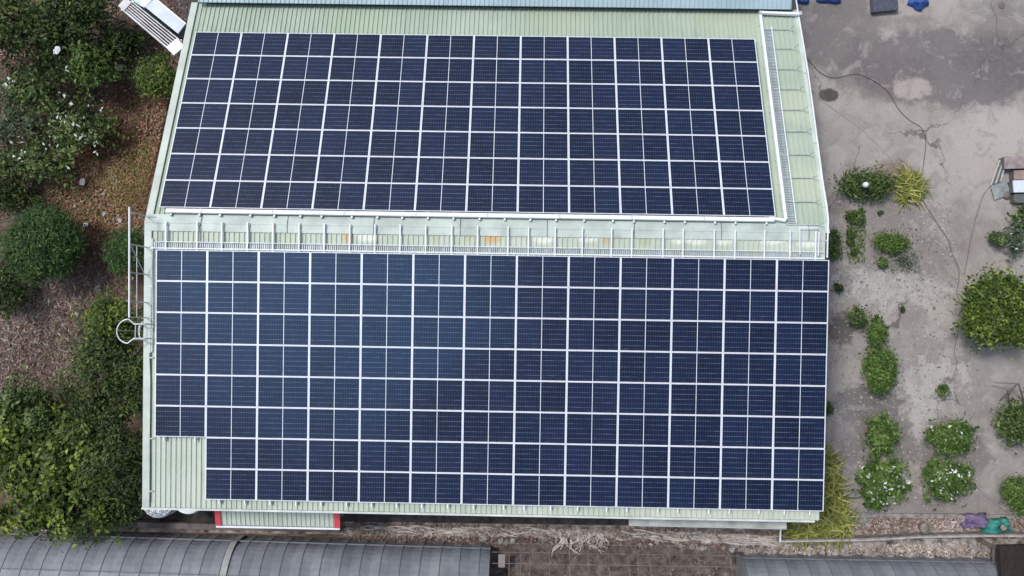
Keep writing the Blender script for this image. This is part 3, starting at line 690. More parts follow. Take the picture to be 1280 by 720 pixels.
# ---- caged ladder on the west gable wall
lp = on_s(181, 414, 0); LX, LY = lp.x, lp.y
t = thing('caged_ladder', 'metal ladder with round safety hoops rising past the west roof edge', 'ladder', (LX, LY, 0))
ztop = lp.z + .55
for s_ in (-1, 1):
    y_ = LY + s_ * .24
    part(MB().tube([(LX - .10, y_, 0), (LX - .10, y_, ztop), (LX - .02, y_, ztop + .10), (LX + .22, y_, ztop - .05), (LX + .28, y_, lp.z + .06)], .028, 8), 'stile', MAT['white_metal'], t)
z = .3
while z < lp.z + .5: part(MB().tube([(LX - .10, LY - .24, z), (LX - .10, LY + .24, z)], .016, 6), 'rung', MAT['galv'], t); z += .3
HR = .40
zs = [ztop, ztop - 1.5, ztop - 2.5, ztop - 3.5]
for i, z in enumerate(zs):
    pts = [(LX - .10, LY - .24, z)] + [(LX - .27 - HR * math.sin(a), LY - HR * math.cos(a), z) for a in [math.pi * (.02 + .96 * k / 14) for k in range(15)]] + [(LX - .10, LY + .24, z)]
    part(MB().tube(pts, .022, 6), 'hoop', MAT['galv'], t)
for a in (.2, .5, .8):
    aa = math.pi * a; part(MB().tube([(LX - .27 - HR * math.sin(aa), LY - HR * math.cos(aa), zs[0]), (LX - .27 - HR * math.sin(aa), LY - HR * math.cos(aa), zs[-1])], .013, 5), 'cage_strap', MAT['galv'], t)

# ================================================================== NEIGHBOUR BUILDINGS
# blue-grey roof north of the warehouse
pe = on_n(640, 7.5, .28); NZ = pe.z
nb = thing('north_shed', 'neighbouring shed with blue-grey corrugated roof along the top edge', 'building', (10, pe.y, 0))
nx0, nx1 = on_n(249, 2, .2).x, on_n(988, 12, .2).x
ptn = lambda x, d, h: Vector((x, pe.y + d * .995, NZ + d * .10 + h))
part(sheet(nx0, nx1, 0, 9, ptn, pitch=.17, rw=.06, rt=.03, rh=.03), 'roof', MAT['blue_roof'], nb)
part(MB().box(((nx0 + nx1) / 2, pe.y + .06, NZ - .10), (nx1 - nx0, .06, .14)), 'fascia', MAT['gutter_dark'], nb)
part(MB().box(((nx0 + nx1) / 2, pe.y + 4.7, (NZ - .2) / 2), (nx1 - nx0 - .5, 8.4, NZ - .2)), 'wall', MAT['wall'], nb)
# awning over a door on the south side
AZ = 3.0
c1, c2, c3, c4 = at(273, 634, AZ + .15), at(424, 634, AZ + .15), at(426, 659, AZ - .1), at(270, 659, AZ - .1)
aw = thing('awning', 'small green ribbed awning with red ends and white gutter below the south eave', 'awning', ((c1.x + c2.x) / 2, c3.y, 0))
gx0, gx1 = c4.x + .2, c3.x - .2; yb = c1.y + .9; ya = c3.y; zb = AZ + .15 + .9 * .2; za = AZ - .1
pa = lambda x, d, h: Vector((x, yb + (ya - yb) * d, zb + (za - zb) * d + h))
part(sheet(gx0, gx1, 0, 1, pa, pitch=.17, rw=.05, rt=.022, rh=.035), 'roof', MAT['roof_south'], aw)
for xx in (gx0 - .09, gx1 + .09):
    part(MB().beam(pa(xx, 0, 0), pa(xx, 1.0, 0), .2, .16), 'end_trim', MAT['red'], aw, 'red metal end trim')
part(MB().beam(pa(gx0 - .2, 1.04, -.03), pa(gx1 + .16, 1.04, -.03), .07, .1), 'gutter', MAT['white_metal'], aw)
for xx in (gx0, gx1): part(MB().box((xx, ya + .25, (za - .05) / 2), (.12, .12, za - .05)), 'post', MAT['wall'], aw)
# lean-to ledge at the south-east foot of the eave
c1, c2 = at(786, 650.5, 3.9), at(983, 655, 3.9)
t = thing('eave_ledge', 'beige metal ledge below the east half of the south eave', 'ledge', ((c1.x + c2.x) / 2, c1.y, 0))
part(MB().beam(c1, c2, .30, .06), 'ledge_sheet', simple('beige_metal', (0.46, 0.47, 0.43), .5, var=.2, scale=2), t)
part(MB().beam(c1 + Vector((0, -.17, -.02)), c2 + Vector((0, -.17, -.02)), .03, .08), 'edge_trim', MAT['galv'], t)
for k in range(5):
    p = c1.lerp(c2, (k + .5) / 5); part(MB().beam(p + Vector((0, .15, -.05)), p + Vector((0, 1.0, -.6)), .06, .06), 'bracket', MAT['galv'], t)

# round tanks tucked under the eave
def tank(px, py, r, z, mat, label):
    c = at(px, py, z); t = thing('water_tank', label, 'tank', (c.x, c.y, 0))
    part(MB().lathe([(r * .96, 0), (r, .1), (r, z - .25), (r * .93, z - .12), (r * .6, z - .03), (r * .2, z)], (c.x, c.y, 0), 28), 'tank_body', mat, t, smooth=False)
    for k in range(4): part(MB().lathe([(r + .012, 0), (r + .02, .03), (r + .012, .06)], (c.x, c.y, .4 + k * .55), 28), 'tank_band', MAT['galv'], t)
    part(MB().lathe([(r * .25, 0), (r * .25, .07), (r * .2, .09)], (c.x, c.y, z - .02), 16), 'lid', mat, t)
mm = M('crumpled_foil', .3, metal=.6); v_ = mm.world(); mm.base(mm.ramp(mm.noise(v_, 9, 5, .8), [(.35, (.25, .26, .30)), (.6, (.8, .82, .85))])); mm.bump(mm.noise(v_, 7, 4, .7), 1, .1)
tank(195, 629, .60, 2.9, mm.m, 'silver wrinkled round tank top beside the leafy tree under the eave')
tank(233, 624, .60, 3.0, MAT['white_metal'], 'clean white round tank top next to the red-ended awning')

# slatted white canopy and pale blue lean-to at the north-west
CZ = 2.6
q = lambda zx, zy: at(140 + zx / 9, zy / 9, CZ)
MAT['slat'] = simple('weathered_white', (.60, .60, .61), .6, var=.15, scale=3)
A0, A1, B0, B1 = q(105, 95), q(640, 550), q(215, 10), q(760, 450)
t = thing('slatted_canopy', 'white open slatted canopy at an angle beside the roof corner', 'canopy', ((A0.x + B1.x) / 2, (A0.y + B1.y) / 2, 0))
part(MB().beam(q(110, 100), q(195, 5), .30, .12), 'end_beam', MAT['slat'], t)
part(MB().beam(q(660, 580), q(780, 480), .42, .12), 'end_beam', MAT['white_metal'], t)
for k in range(6):
    f_ = k / 5; a0 = A0.lerp(B0, f_); a1 = A1.lerp(B1, f_)
    part(MB().beam(a0, a1, .042 if k else .07, .05), 'slat', MAT['slat'], t)
for p in (A0, A1, B0, B1): part(MB().box((p.x, p.y, (CZ - .08) / 2), (.09, .09, CZ - .08)), 'post', MAT['galv'], t)
t = thing('pale_lean_to', 'pale blue flat metal roof of a small lean-to next to the slatted canopy', 'shed', (q(600, 180).x, q(600, 180).y, 0))
pl = [q(385, 90), q(755, 388), q(836, 282), q(490, 0)]
part(MB().prism([(p.x, p.y) for p in pl], CZ + .02, CZ + .10), 'roof', simple('pale_blue_sheet', (0.46, 0.54, 0.66), .45, var=.15, scale=1.5), t)
part(MB().beam(q(345, 70), q(440, -20), .22, .14), 'end_beam', MAT['white_metal'], t)
part(MB().beam(q(500, -5), q(836, 275), .05, .14), 'edge_trim', MAT['white_metal'], t)
part(MB().prism([(p.x * .9 + .1 * pl[1].x, p.y * .9 + .1 * pl[1].y) for p in pl], 0, CZ), 'wall', simple('teal_wall', (0.10, 0.16, 0.18), .7), t)
t = thing('white_frame_box', 'small white and pale green frame roof at the very top beside the lean-to', 'shed', (q(270, -10).x, q(270, -10).y, 0))
pl = [q(225, 0), q(320, 62), q(400, -30), q(300, -100)]
part(MB().prism([(p.x, p.y) for p in pl], CZ - .2, CZ - .1), 'roof', simple('pale_green_sheet', (.45, .6, .62), .5), t)
part(MB().prism([(p.x * .9 + .1 * pl[1].x, p.y * .9 + .1 * pl[1].y) for p in pl], 0, CZ - .2), 'wall', MAT['wall'], t)

# ================================================================== GREENHOUSES (polytunnels) TO THE SOUTH
mf = M('tunnel_film', .38, .5); v_ = mf.world()
c_ = mf.ramp(mf.noise(v_, .8, 5, .6), [(.3, (.145, .158, .185)), (.5, (.19, .207, .238)), (.7, (.26, .275, .305))])
c_ = mf.mix(mf.math('MULTIPLY', mf.smooth(mf.noise(v_, 2.0, 6, .8, stretch=(3, .5, .5)), .52, .75), .35), c_, (.28, .28, .29))
mf.base(c_); mf.bump(mf.noise(v_, 5, 4, .6, stretch=(1, .4, 1)), .3, .05)
MAT['film'] = mf.m
MAT['hoop'] = simple('dark_hoop', (0.135, 0.145, 0.17), .6)
def tunnel(name, label, P0, P1, eave, width, rise, step, pale=None, off=0.3):
    u = P1 - P0; u.z = 0; Lh = u.length; u.normalize(); s_ = Vector((u.y, -u.x, 0))       # s_ points south
    t = thing(name, label, 'greenhouse', (P0.x, P0.y, 0))
    prof = [(0, 0), (0, eave)] + [(width / 2 - width / 2 * math.cos(a), eave + rise * math.sin(a)) for a in [math.pi * k / 30 for k in range(1, 30)]] + [(width, eave), (width, 0)]
    def ring(x, o=0.0):
        out = []
        for y, z in prof:
            cy, cz = width / 2, eave
            dy, dz = y - cy, max(0, z - cz); l = math.hypot(dy, dz) or 1
            out.append(P0 * 1 + u * x + s_ * (y + dy / l * o) + Vector((0, 0, z + dz / l * o - P0.z)))
        return out
    mb = MB(); nseg = max(2, int(Lh / step * 2)); rings = []
    for i in range(nseg + 1):
        sag = -0.06 * abs(math.sin(math.pi * i * Lh / nseg / step + 0)) ; rings.append(ring(Lh * i / nseg, sag))
    n = len(prof); v = [p for r_ in rings for p in r_]
    mb.add(v, [(i * n + k, (i + 1) * n + k, (i + 1) * n + k + 1, i * n + k + 1) for i in range(nseg) for k in range(n - 1)] + [tuple(range(n)), tuple(nseg * n + k for k in range(n))[::-1]])
    part(mb, 'cover', MAT['film'], t, smooth=False)
    x = 0.0
    while x <= Lh:
        part(MB().tube(ring(x, .003), .017, 5), 'hoop', MAT['hoop'], t); x += step
    part(MB().tube([ring(0, .03)[8], ring(Lh, .03)[8]], .012, 5), 'tension_wire', MAT['hoop'], t)
    part(MB().beam(ring(0)[1], ring(Lh)[1], .06, .06), 'eave_rail', MAT['hoop'], t)
    if pale: 
        for px_ in pale:
            r1 = ring(px_, .03); r2 = ring(px_ + .24, .03); v = r1 + r2
            part(MB().add(v, [(k, n + k, n + k + 1, k + 1) for k in range(n - 1)]), 'pale_strip', simple('pale_tape', (.36, .37, .38), .6), t)
    return t
G0, G1 = at(-160, 662, .75), at(613, 685.5, .75)
tunnel('tunnel_greenhouse', 'long grey film tunnel greenhouse below the trees and the awning', G0, G1, .75, 7.5, 1.9, .75, pale=[(at(291, 675, .75) - G0).length])
G2, G3 = at(927, 697, .75), at(1252, 703, .75)
tunnel('tunnel_greenhouse', 'shorter grey film tunnel greenhouse below the yellow grass and garden bed', G2, G3, .75, 7.5, 1.9, .80)
# bare frame between them
t = thing('bare_greenhouse_frame', 'uncovered wire and pipe frame between the two tunnel greenhouses', 'frame', (at(760, 700).x, at(760, 700).y, 0))
MAT['rust'] = simple('rusty_pipe', (0.21, 0.175, 0.155), .8, var=.3)
for px_ in (637, 651, 662, 686, 711, 734, 746, 759, 783, 794, 809, 833, 868, 907):
    p = at(px_, 682, 1.5); pts = [Vector((p.x, p.y, 0)), p] + [Vector((p.x, p.y - (3.2 - 3.2 * math.cos(a)), 1.5 + 1.5 * math.sin(a))) for a in [math.pi * k / 12 for k in range(1, 12)]] + [Vector((p.x, p.y - 6.4, 1.5)), Vector((p.x, p.y - 6.4, 0))]
    part(MB().tube(pts, .014, 5), 'hoop', MAT['rust'], t)
for py_, z in ((680, 1.5), (691, 1.9), (705, 2.3)):
    part(MB().tube([at(615, py_ - 1, z), at(925, py_ + 4, z)], .012, 5), 'wire', MAT['rust'], t)
part(MB().box(at(627, 701, .9), (.26, .5, .02)), 'tag_board', simple('faded_board', (.27, .24, .23), .7), t)

# garden wall with white top, and its pipe
w0, w1 = at(975, 674, .55), at(1300, 669, .55)
wp = [at(975, 677, .55), at(1090, 675, .55), at(1150, 671.5, .55), at(1230, 670, .55), at(1420, 671, .55)]
t = thing('garden_wall', 'low garden retaining wall with thin white painted top', 'wall', (wp[0].x, wp[0].y, 0))
mb = MB(); mc = MB()
for a0, a1 in zip(wp[:-1], wp[1:]):
    mb.beam(Vector((a0.x, a0.y, .25)), Vector((a1.x, a1.y, .25)), .12, .52); mc.beam(Vector((a0.x, a0.y, .535)), Vector((a1.x, a1.y, .535)), .055, .04)
part(mb, 'wall_body', MAT['concrete'], t); part(mc, 'white_cap', simple('whitewash', (.42, .40, .38), .7, var=.25, scale=4), t)
a0 = at(976, 655, .56)
part(MB().beam(Vector((wp[0].x, wp[0].y, .54)), a0, .06, .06), 'return_cap', MAT['white_metal'], t)

# ================================================================== GROUND COVER (stuff)
def litter(name, label, region, n, mat, seed, size=.13, aspect=.3, up=.35, z=.03, label_cat=None):
    """region: photo polygon; pieces lie on the ground"""
    rng = np.random.default_rng(seed); P = [at(x, y) for x, y in region]; xs = np.array([p.x for p in P]); ys_ = np.array([p.y for p in P])
    pts = []
    while len(pts) < n:
        x = rng.uniform(xs.min(), xs.max(), n); y = rng.uniform(ys_.min(), ys_.max(), n); ins = np.zeros(n, bool)
        j = len(xs) - 1
        for i in range(len(xs)):
            cnd = ((ys_[i] > y) != (ys_[j] > y)) & (x < (xs[j] - xs[i]) * (y - ys_[i]) / (ys_[j] - ys_[i] + 1e-12) + xs[i]); ins ^= cnd; j = i
        pts += list(np.stack([x, y], 1)[ins])
    pts = np.array(pts[:n]); Pz = np.column_stack([pts, z + rng.random(n) * .06])
    N = rng.normal(size=(n, 3)) * up; N[:, 2] = 1; N /= np.linalg.norm(N, axis=1)[:, None]
    L = size * rng.uniform(.4, 1.5, n)
    k = np.sin(pts[:, 0] * 1.3 + np.sin(pts[:, 1] * .9) * 2) * .2 + .5
    me = leaf_mesh(name, Pz, N, L, L * aspect * rng.uniform(.6, 1.5, n), LEAF[mat], rng, np.clip(k * .5 + rng.random(n) * .6 - .05, 0, 1))
    o = link(name, me); tag(o, label, kind='stuff'); return o
litter('leaf_litter', 'dry pinkish brown leaf litter and twigs on the slope west of the building', [(-60, 330), (130, 300), (165, 360), (100, 480), (60, 520), (-60, 540)], 14000, 'dry', 1, .24, .13, .45)
litter('leaf_litter', 'pale dry stalks lying over the litter slope', [(-60, 370), (120, 330), (150, 380), (100, 470), (60, 520), (-60, 540)], 2500, 'straw', 21, .34, .08, .4)
litter('leaf_litter', 'orange brown dry leaves on bare earth west of the north roof edge', [(60, 230), (60, 190), (150, 110), (215, 110), (185, 245), (165, 350), (110, 330), (60, 260)], 9000, 'dryorange', 2, .13, .3)
litter('leaf_litter', 'dark brown litter beneath the shrubs and by the slatted canopy', [(-60, -40), (250, -40), (215, 110), (150, 120), (60, 230), (-60, 330)], 9000, 'dry', 3, .14, .3)
litter('straw_debris', 'dry roots and straw along the strip south of the building', [(430, 659), (640, 660), (760, 662), (860, 664), (990, 670), (990, 684), (900, 674), (760, 674), (640, 668), (430, 669)], 4200, 'straw', 4, .24, .11, .35)
litter('straw_debris', 'brown dead leaves and soil crumbs between the eave and the plots', [(430, 652), (990, 664), (990, 690), (430, 676)], 3500, 'dry', 41, .13, .3, .3)
litter('straw_debris', 'straw and dirt before the greenhouses at the east end', [(930, 684), (1230, 678), (1280, 680), (1280, 700), (930, 697)], 3500, 'straw', 5, .15, .25, .3)
litter('bed_debris', 'dead leaves and twigs in the garden bed behind the white topped wall', [(1062, 646), (1280, 646), (1280, 668), (1150, 668), (1062, 673)], 3500, 'straw', 6, .16, .22, .5)
litter('bed_debris', 'dark leaf crumbs in the garden bed behind the white topped wall', [(1062, 646), (1280, 646), (1280, 668), (1150, 668), (1062, 673)], 2500, 'dry', 7, .14, .35, .5)
litter('yard_grit', 'pale grit and crumbs over the planted yard ground', [(1035, 250), (1180, 250), (1230, 420), (1220, 640), (1040, 640)], 2600, 'straw', 9, .05, .6, .3, z=.02)
litter('plot_debris', 'dry weeds on the uncovered dark plot between greenhouses', [(615, 680), (925, 688), (925, 740), (615, 740)], 900, 'dry', 8, .12, .2, .2)

def rubble(name, label, region, n, mat, seed, size=.06):
    rr = random.Random(seed); P = [at(x, y) for x, y in region]; mb = MB()
    x0, x1 = min(p.x for p in P), max(p.x for p in P)
    def inside(x, y):
        c = False; j = len(P) - 1
        for i in range(len(P)):
            if (P[i].y > y) != (P[j].y > y) and x < (P[j].x - P[i].x) * (y - P[i].y) / (P[j].y - P[i].y) + P[i].x: c = not c
            j = i
        return c
    y0_, y1_ = min(p.y for p in P), max(p.y for p in P); k = 0
    while k < n:
        x, y = rr.uniform(x0, x1), rr.uniform(y0_, y1_)
        if not inside(x, y): continue
        k += 1; s_ = size * rr.choice((.5, .7, 1, 1, 1.6)) * rr.uniform(.6, 1.4)
        rot = Euler((rr.uniform(-.4, .4), rr.uniform(-.4, .4), rr.uniform(0, 6.3))).to_matrix()
        pts = [rot @ Vector((a * s_ * rr.uniform(.6, 1.1), b * s_ * rr.uniform(.5, 1), c * s_ * .5 * rr.uniform(.5, 1))) + Vector((x, y, s_ * .3 + .01)) for a in (-1, 1) for b in (-1, 1) for c in (-1, 1)]
        mb.add(pts, [(0, 1, 3, 2), (4, 6, 7, 5), (0, 4, 5, 1), (2, 3, 7, 6), (0, 2, 6, 4), (1, 5, 7, 3)])
    tag(mb.build(name, mat), label, kind='stuff')
mstone = simple('stones', (.34, .31, .29), .9, var=.45, scale=2.5)
rubble('rubble', 'broken stones and clods along the strip south of the building', [(430, 656), (985, 668), (985, 690), (640, 678), (430, 668)], 350, mstone, 3, .06)
rubble('rubble', 'stones before the short greenhouse and in the garden bed', [(930, 684), (1062, 648), (1280, 646), (1280, 700), (930, 696)], 900, mstone, 4, .06)
rubble('rubble', 'pebbles and lime crumbs on the planted yard ground', [(1035, 250), (1180, 250), (1225, 420), (1220, 638), (1040, 638)], 1500, mstone, 5, .03)
rubble('rubble', 'pale stones on the west slope', [(60, 225), (150, 200), (170, 360), (120, 470), (20, 520), (0, 400), (110, 350)], 260, mstone, 6, .05)
# ================================================================== TREES AND SHRUBS, WEST SIDE
plant('broadleaf_tree', 'bright green broadleaf tree overhanging the grey tunnel greenhouse', 'tree', 62, 590, 84, 78, 4.2, 'olive', 11, 15000, .19, .55, lobes=7, clump=.26)
plant('broadleaf_tree', 'dark fine-leaved tree against the roof corner above the silver tank', 'tree', 140, 585, 58, 76, 4.0, 'dark', 12, 13000, .16, .4, lobes=6, clump=.26)
plant('broadleaf_tree', 'dark olive tree beside the roof below the ladder cage', 'tree', 140, 470, 52, 62, 4.0, 'dark', 13, 10000, .15, .4, lobes=6, clump=.28)
plant('broadleaf_tree', 'small yellow-green tree top between ladder cage and bare litter slope', 'tree', 140, 405, 34, 38, 3.4, 'olive', 14, 4500, .14, .45, lobes=5, clump=.28)
plant('broadleaf_tree', 'green leafy tree at the left frame edge above the greenhouse', 'tree', 22, 520, 48, 44, 3.4, 'mid', 15, 6000, .18, .5, lobes=5, clump=.28)
plant('round_bush', 'large round dense green bush on the litter slope', 'bush', 57, 301, 53, 51, 2.6, 'fir', 16, 16000, .17, .22, lobes=6, lobespread=.42, clump=.16, shell=.75, trunk=True)
plant('round_bush', 'small rounded bush partly behind the white guard rail', 'bush', 157, 316, 23, 34, 2.0, 'fir', 17, 5000, .14, .25, lobes=4, lobespread=.4, clump=.2, shell=.7)
plant('round_bush', 'yellow-green low bush beneath the slatted canopy', 'bush', 197, 97, 28, 25, 1.9, 'olive', 18, 4500, .14, .35, lobes=4, lobespread=.45, clump=.2)
plant('broadleaf_tree', 'very dark tree crown in the top left corner', 'tree', 15, 25, 66, 52, 4.0, 'dark', 19, 7000, .17, .5, lobes=6)
plant('broadleaf_tree', 'dark tree crown near the top edge left of the canopy', 'tree', 105, 15, 40, 34, 3.2, 'dark', 20, 4500, .15, .5, lobes=5)
plant('leafy_shrub', 'fresh green shrub under the dark corner tree', 'shrub', 72, 48, 36, 26, 2.9, 'mid', 21, 2000, .17, .5, clump=.3)
plant('leafy_shrub', 'mid green shrub with broad leaves near the white scrap', 'shrub', 118, 82, 28, 25, 2.6, 'bright', 22, 2000, .17, .5, clump=.3)
plant('leafy_shrub', 'dim green shrub left of the canopy litter', 'shrub', 152, 55, 22, 18, 1.8, 'dark', 23, 1500, .16, .45, clump=.3)
plant('flecked_shrub', 'sprawling shrub with scattered white flecks, uppermost of three', 'shrub', 50, 105, 50, 34, 2.4, 'mid', 24, 2300, .17, .45, flecks=26, clump=.32, shell=.25, bl_size=.19)
plant('flecked_shrub', 'shrub with white flecks dotted along its right side', 'shrub', 98, 160, 42, 40, 2.1, 'mid', 25, 2300, .16, .45, flecks=70, clump=.3, shell=.25, bl_size=.17)
plant('flecked_shrub', 'low shrub with white flecks above the bare orange earth', 'shrub', 48, 200, 52, 26, 1.8, 'mid', 26, 2300, .16, .45, flecks=30, clump=.3, shell=.25, bl_size=.17)
plant('leafy_shrub', 'grey-green open shrub at the left edge beside the white-flecked shrubs', 'shrub', 14, 150, 28, 34, 2.0, 'grey', 27, 1700, .17, .35, clump=.32, shell=.2)
plant('leafy_shrub', 'dark low shrub at the left edge above the round bush', 'shrub', 2, 238, 30, 26, 1.8, 'dark', 28, 2200, .15, .45, clump=.3)
plant('leafy_shrub', 'dark low shrub at the left edge below the round bush', 'shrub', -5, 362, 30, 30, 1.8, 'dark', 29, 2400, .15, .45, clump=.3)
litter('weeds', 'scattered green weeds and seedlings on the west slope', [(0, 190), (150, 120), (190, 130), (160, 360), (110, 470), (0, 520)], 1500, 'mid', 31, .12, .4, .6, z=.08)
litter('weeds', 'yellow-green low weeds on bare earth by the north roof edge', [(120, 225), (190, 170), (185, 250), (150, 265)], 900, 'yellow', 32, .10, .25, .6, z=.06)
def scrap(px, py, s_, seed, label, z=.12, mat=None):
    rr = random.Random(seed); c = at(px, py, z); m_ = MB(); n = 5
    pts = [Vector((c.x + s_ * rr.uniform(.5, 1) * math.cos(6.28 * k / 6), c.y + s_ * rr.uniform(.5, 1) * math.sin(6.28 * k / 6), z + rr.uniform(-.04, .06))) for k in range(6)]
    m_.add([c + Vector((0, 0, .09))] + pts + [p - Vector((0, 0, .02)) for p in pts], [(0, k + 1, (k + 1) % 6 + 1) for k in range(6)] + [(k + 1, k + 7, (k + 1) % 6 + 7, (k + 1) % 6 + 1) for k in range(6)])
    o = m_.build('paper_scrap', mat or MAT['white_metal'], origin=(c.x, c.y, 0)); tag(o, label, 'scrap', 'white scraps on the west slope')
scrap(103, 228, .24, 1, 'crumpled white scrap on orange earth below the white-flecked shrubs')
scrap(149, 85, .16, 2, 'small white scrap between the shrubs and the yellow-green bush', .3)
scrap(71, 63, .22, 3, 'long white scrap caught in the fresh green shrub', 2.5)
scrap(96, 393, .11, 4, 'tiny white scrap on the pinkish litter slope')
scrap(107, 281, .16, 5, 'pale grey scrap beside the round bush')

# ================================================================== YARD PLANTS, EAST SIDE
def ridge_plant(*a, **k): return plant(*a, trunk=False, **k)
plant('hedge_shrub', 'dark green rounded shrub with a white lamp globe on it', 'shrub', 1085, 231, 33, 11, .8, 'mid', 41, 5200, .11, .5, trunk=False, clump=.26, lobespread=.5)
# spiky variegated plant
def strap_plant(name, label, px, py, rpx, n, length, width, mat, seed, upright=.7, ry=None, droop=.75, spread=.35):
    rng = np.random.default_rng(seed); c = at(px, py, 0.3); rr = rpx / 31.0
    C = np.stack([rng.normal(size=n) * rr * spread, rng.normal(size=n) * (ry / 31.0 if ry else rr) * spread, rng.random(n) * .25], 1)
    v, f, K = blades(rng, C, n, rr, length, width, droop, upright)
    v[:, 2] = np.maximum(v[:, 2], .02)
    tint = np.repeat(rng.random(n), K); root = thing(name, label, 'plant', (c.x, c.y, 0))
    link('foliage', raw_mesh('foliage', v, f, LEAF[mat], tint), root)
    mb = MB()
    for i in range(3): mb.tube([(C[i][0], C[i][1], -.02), (C[i][0] * .8, C[i][1] * .8, .28)], [.04, .025], 6)
    mb.build('stem', MAT['bark'], root); return root
strap_plant('variegated_plant', 'spiky yellow-green strap-leaved plant beside the dark shrub with lamp', 1139, 232, 22, 420, .55, .05, 'yellow', 42)
plant('hedge_shrub', 'narrow green creeper strip against the east gable below the ridge end', 'shrub', 1042, 305, 9, 28, .6, 'mid', 43, 1100, .11, .5, trunk=False)
plant('herb_patch', 'ragged upright herb patch right of the creeper strip', 'plant', 1064, 270, 8, 9, .5, 'bright', 44, 450, .10, .5, trunk=False, lobes=4)
plant('herb_patch', 'small round herb beside the ragged patch', 'plant', 1076, 273, 6, 11, .5, 'mid', 45, 380, .10, .5, trunk=False)
plant('herb_patch', 'low herb patch midway down the planted row', 'plant', 1063, 292, 7, 8, .4, 'mid', 46, 320, .10, .5, trunk=False)
plant('herb_patch', 'lowest small herb patch of the planted row', 'plant', 1067, 313, 8, 7, .35, 'mid', 47, 280, .09, .5, trunk=False)
plant('herb_patch', 'lone tiny dark herb north of the oblong mound', 'plant', 1101, 266, 4, 4, .3, 'dark', 48, 120, .09, .5, trunk=False)
plant('mounded_plant', 'oblong bright green mound of leaves in the bed centre', 'plant', 1116, 303, 22, 12, .6, 'bright', 49, 2600, .09, .5, trunk=False, clump=.15)
plant('mounded_plant', 'small round green mound below the oblong mound', 'plant', 1103, 328, 9, 9, .45, 'mid', 50, 800, .09, .5, trunk=False, clump=.2)
plant('herb_patch', 'sparse grey-green weeds right of the small round mound', 'plant', 1130, 326, 18, 10, .25, 'grey', 51, 420, .08, .4, trunk=False, shell=.1, clump=.4)
plant('herb_patch', 'dark withered clump near the array corner', 'plant', 1049, 360, 8, 8, .4, 'dark', 52, 320, .09, .5, trunk=False)
plant('herb_patch', 'tiny dark tuft on the bare ground right of the tall green row', 'plant', 1129, 386, 5, 4, .3, 'dark', 53, 140, .08, .5, trunk=False)
plant('climbing_bean', 'thin trailing green plant leading into the lush row', 'plant', 1073, 396, 13, 16, .9, 'mid', 54, 1100, .12, .5, trunk=False, clump=.3)
plant('climbing_bean', 'lush green upright row of vine leaves, top half', 'plant', 1097, 413, 13, 24, 1.1, 'bright', 55, 2600, .12, .5, trunk=False, clump=.2)
plant('climbing_bean', 'lush bright green row of vine leaves, bottom half', 'plant', 1101, 466, 19, 31, 1.2, 'bright', 56, 4600, .12, .5, trunk=False, clump=.18)
plant('yard_shrub', 'tiny shrub with few white specks alone in the pale bed', 'shrub', 1179, 487, 10, 10, .6, 'mid', 57, 420, .11, .5, trunk=False, flecks=9, bl_size=.13)
plant('yard_shrub', 'white-flecked round shrub, upper one of the right-hand pair', 'shrub', 1189, 546, 25, 19, 1.1, 'bright', 58, 2300, .16, .5, trunk=False, flecks=60, bl_size=.15, clump=.22)
plant('yard_shrub', 'white-flecked sprawling shrub, lower one of the right-hand pair', 'shrub', 1182, 600, 26, 22, 1.1, 'bright', 59, 2000, .16, .5, trunk=False, flecks=100, bl_size=.16, clump=.26)
plant('yard_shrub', 'yellow-green leafy shrub above the heavily flecked one', 'shrub', 1101, 545, 17, 24, 1.1, 'bright', 60, 1900, .15, .5, trunk=False, flecks=0, clump=.25)
plant('yard_shrub', 'heavily white-flecked round shrub by the yellow grass', 'shrub', 1105, 602, 29, 29, 1.2, 'bright', 61, 3200, .16, .5, trunk=False, flecks=120, bl_size=.16, clump=.2)
plant('orchard_tree', 'broad dense olive green tree at the right edge of the yard', 'tree', 1250, 391, 48, 43, 2.8, 'olive', 62, 17000, .15, .5, lobes=8, lobespread=.5, clump=.17, shell=.65)
plant('herb_patch', 'small dark green shrub beside the grey-leaved plant at the right edge', 'shrub', 1247, 298, 14, 8, .8, 'mid', 63, 700, .14, .5, trunk=False)
plant('grey_leaved_plant', 'large-leaved grey-green plant at the right edge above the tree', 'plant', 1270, 300, 14, 28, .9, 'grey', 64, 420, .26, .35, trunk=False, flecks=8, bl_size=.12, clump=.35)
plant('grey_leaved_plant', 'grey-green plant touching the white box at the right edge', 'plant', 1278, 272, 12, 16, 1.0, 'mid', 65, 500, .22, .4, trunk=False, clump=.35)
plant('trellis_vine', 'green vine climbing over the stick trellis at the right edge', 'plant', 1270, 528, 20, 30, 1.3, 'mid', 66, 2400, .14, .5, trunk=False, clump=.25)
plant('round_bush', 'grass-green low bush at the bottom right of the yard', 'bush', 1275, 618, 21, 23, 1.0, 'bright', 67, 3800, .12, .4, trunk=False, clump=.2)
plant('hedge_shrub', 'little green shrub peeping out beside the east array edge', 'shrub', 1036, 511, 6, 9, .8, 'mid', 68, 400, .12, .5, trunk=False)
plant('herb_patch', 'thin bright herb at the top right of the weedy row', 'plant', 1075, 264, 5, 6, .4, 'bright', 81, 300, .10, .5, trunk=False, lobes=3)
plant('herb_patch', 'thin herb tuft between the low and the middle patch of the weedy row', 'plant', 1062, 303, 5, 5, .35, 'mid', 82, 260, .09, .5, trunk=False, lobes=3)
litter('weeds', 'sparse low weeds along the planted row by the east gable', [(1056, 262), (1082, 262), (1080, 328), (1058, 330)], 500, 'bright', 83, .09, .5, .6, z=.05)
litter('weeds', 'sparse trampled weeds around the oblong mound', [(1090, 285), (1145, 285), (1150, 340), (1090, 342)], 420, 'grey', 84, .07, .4, .6, z=.03)
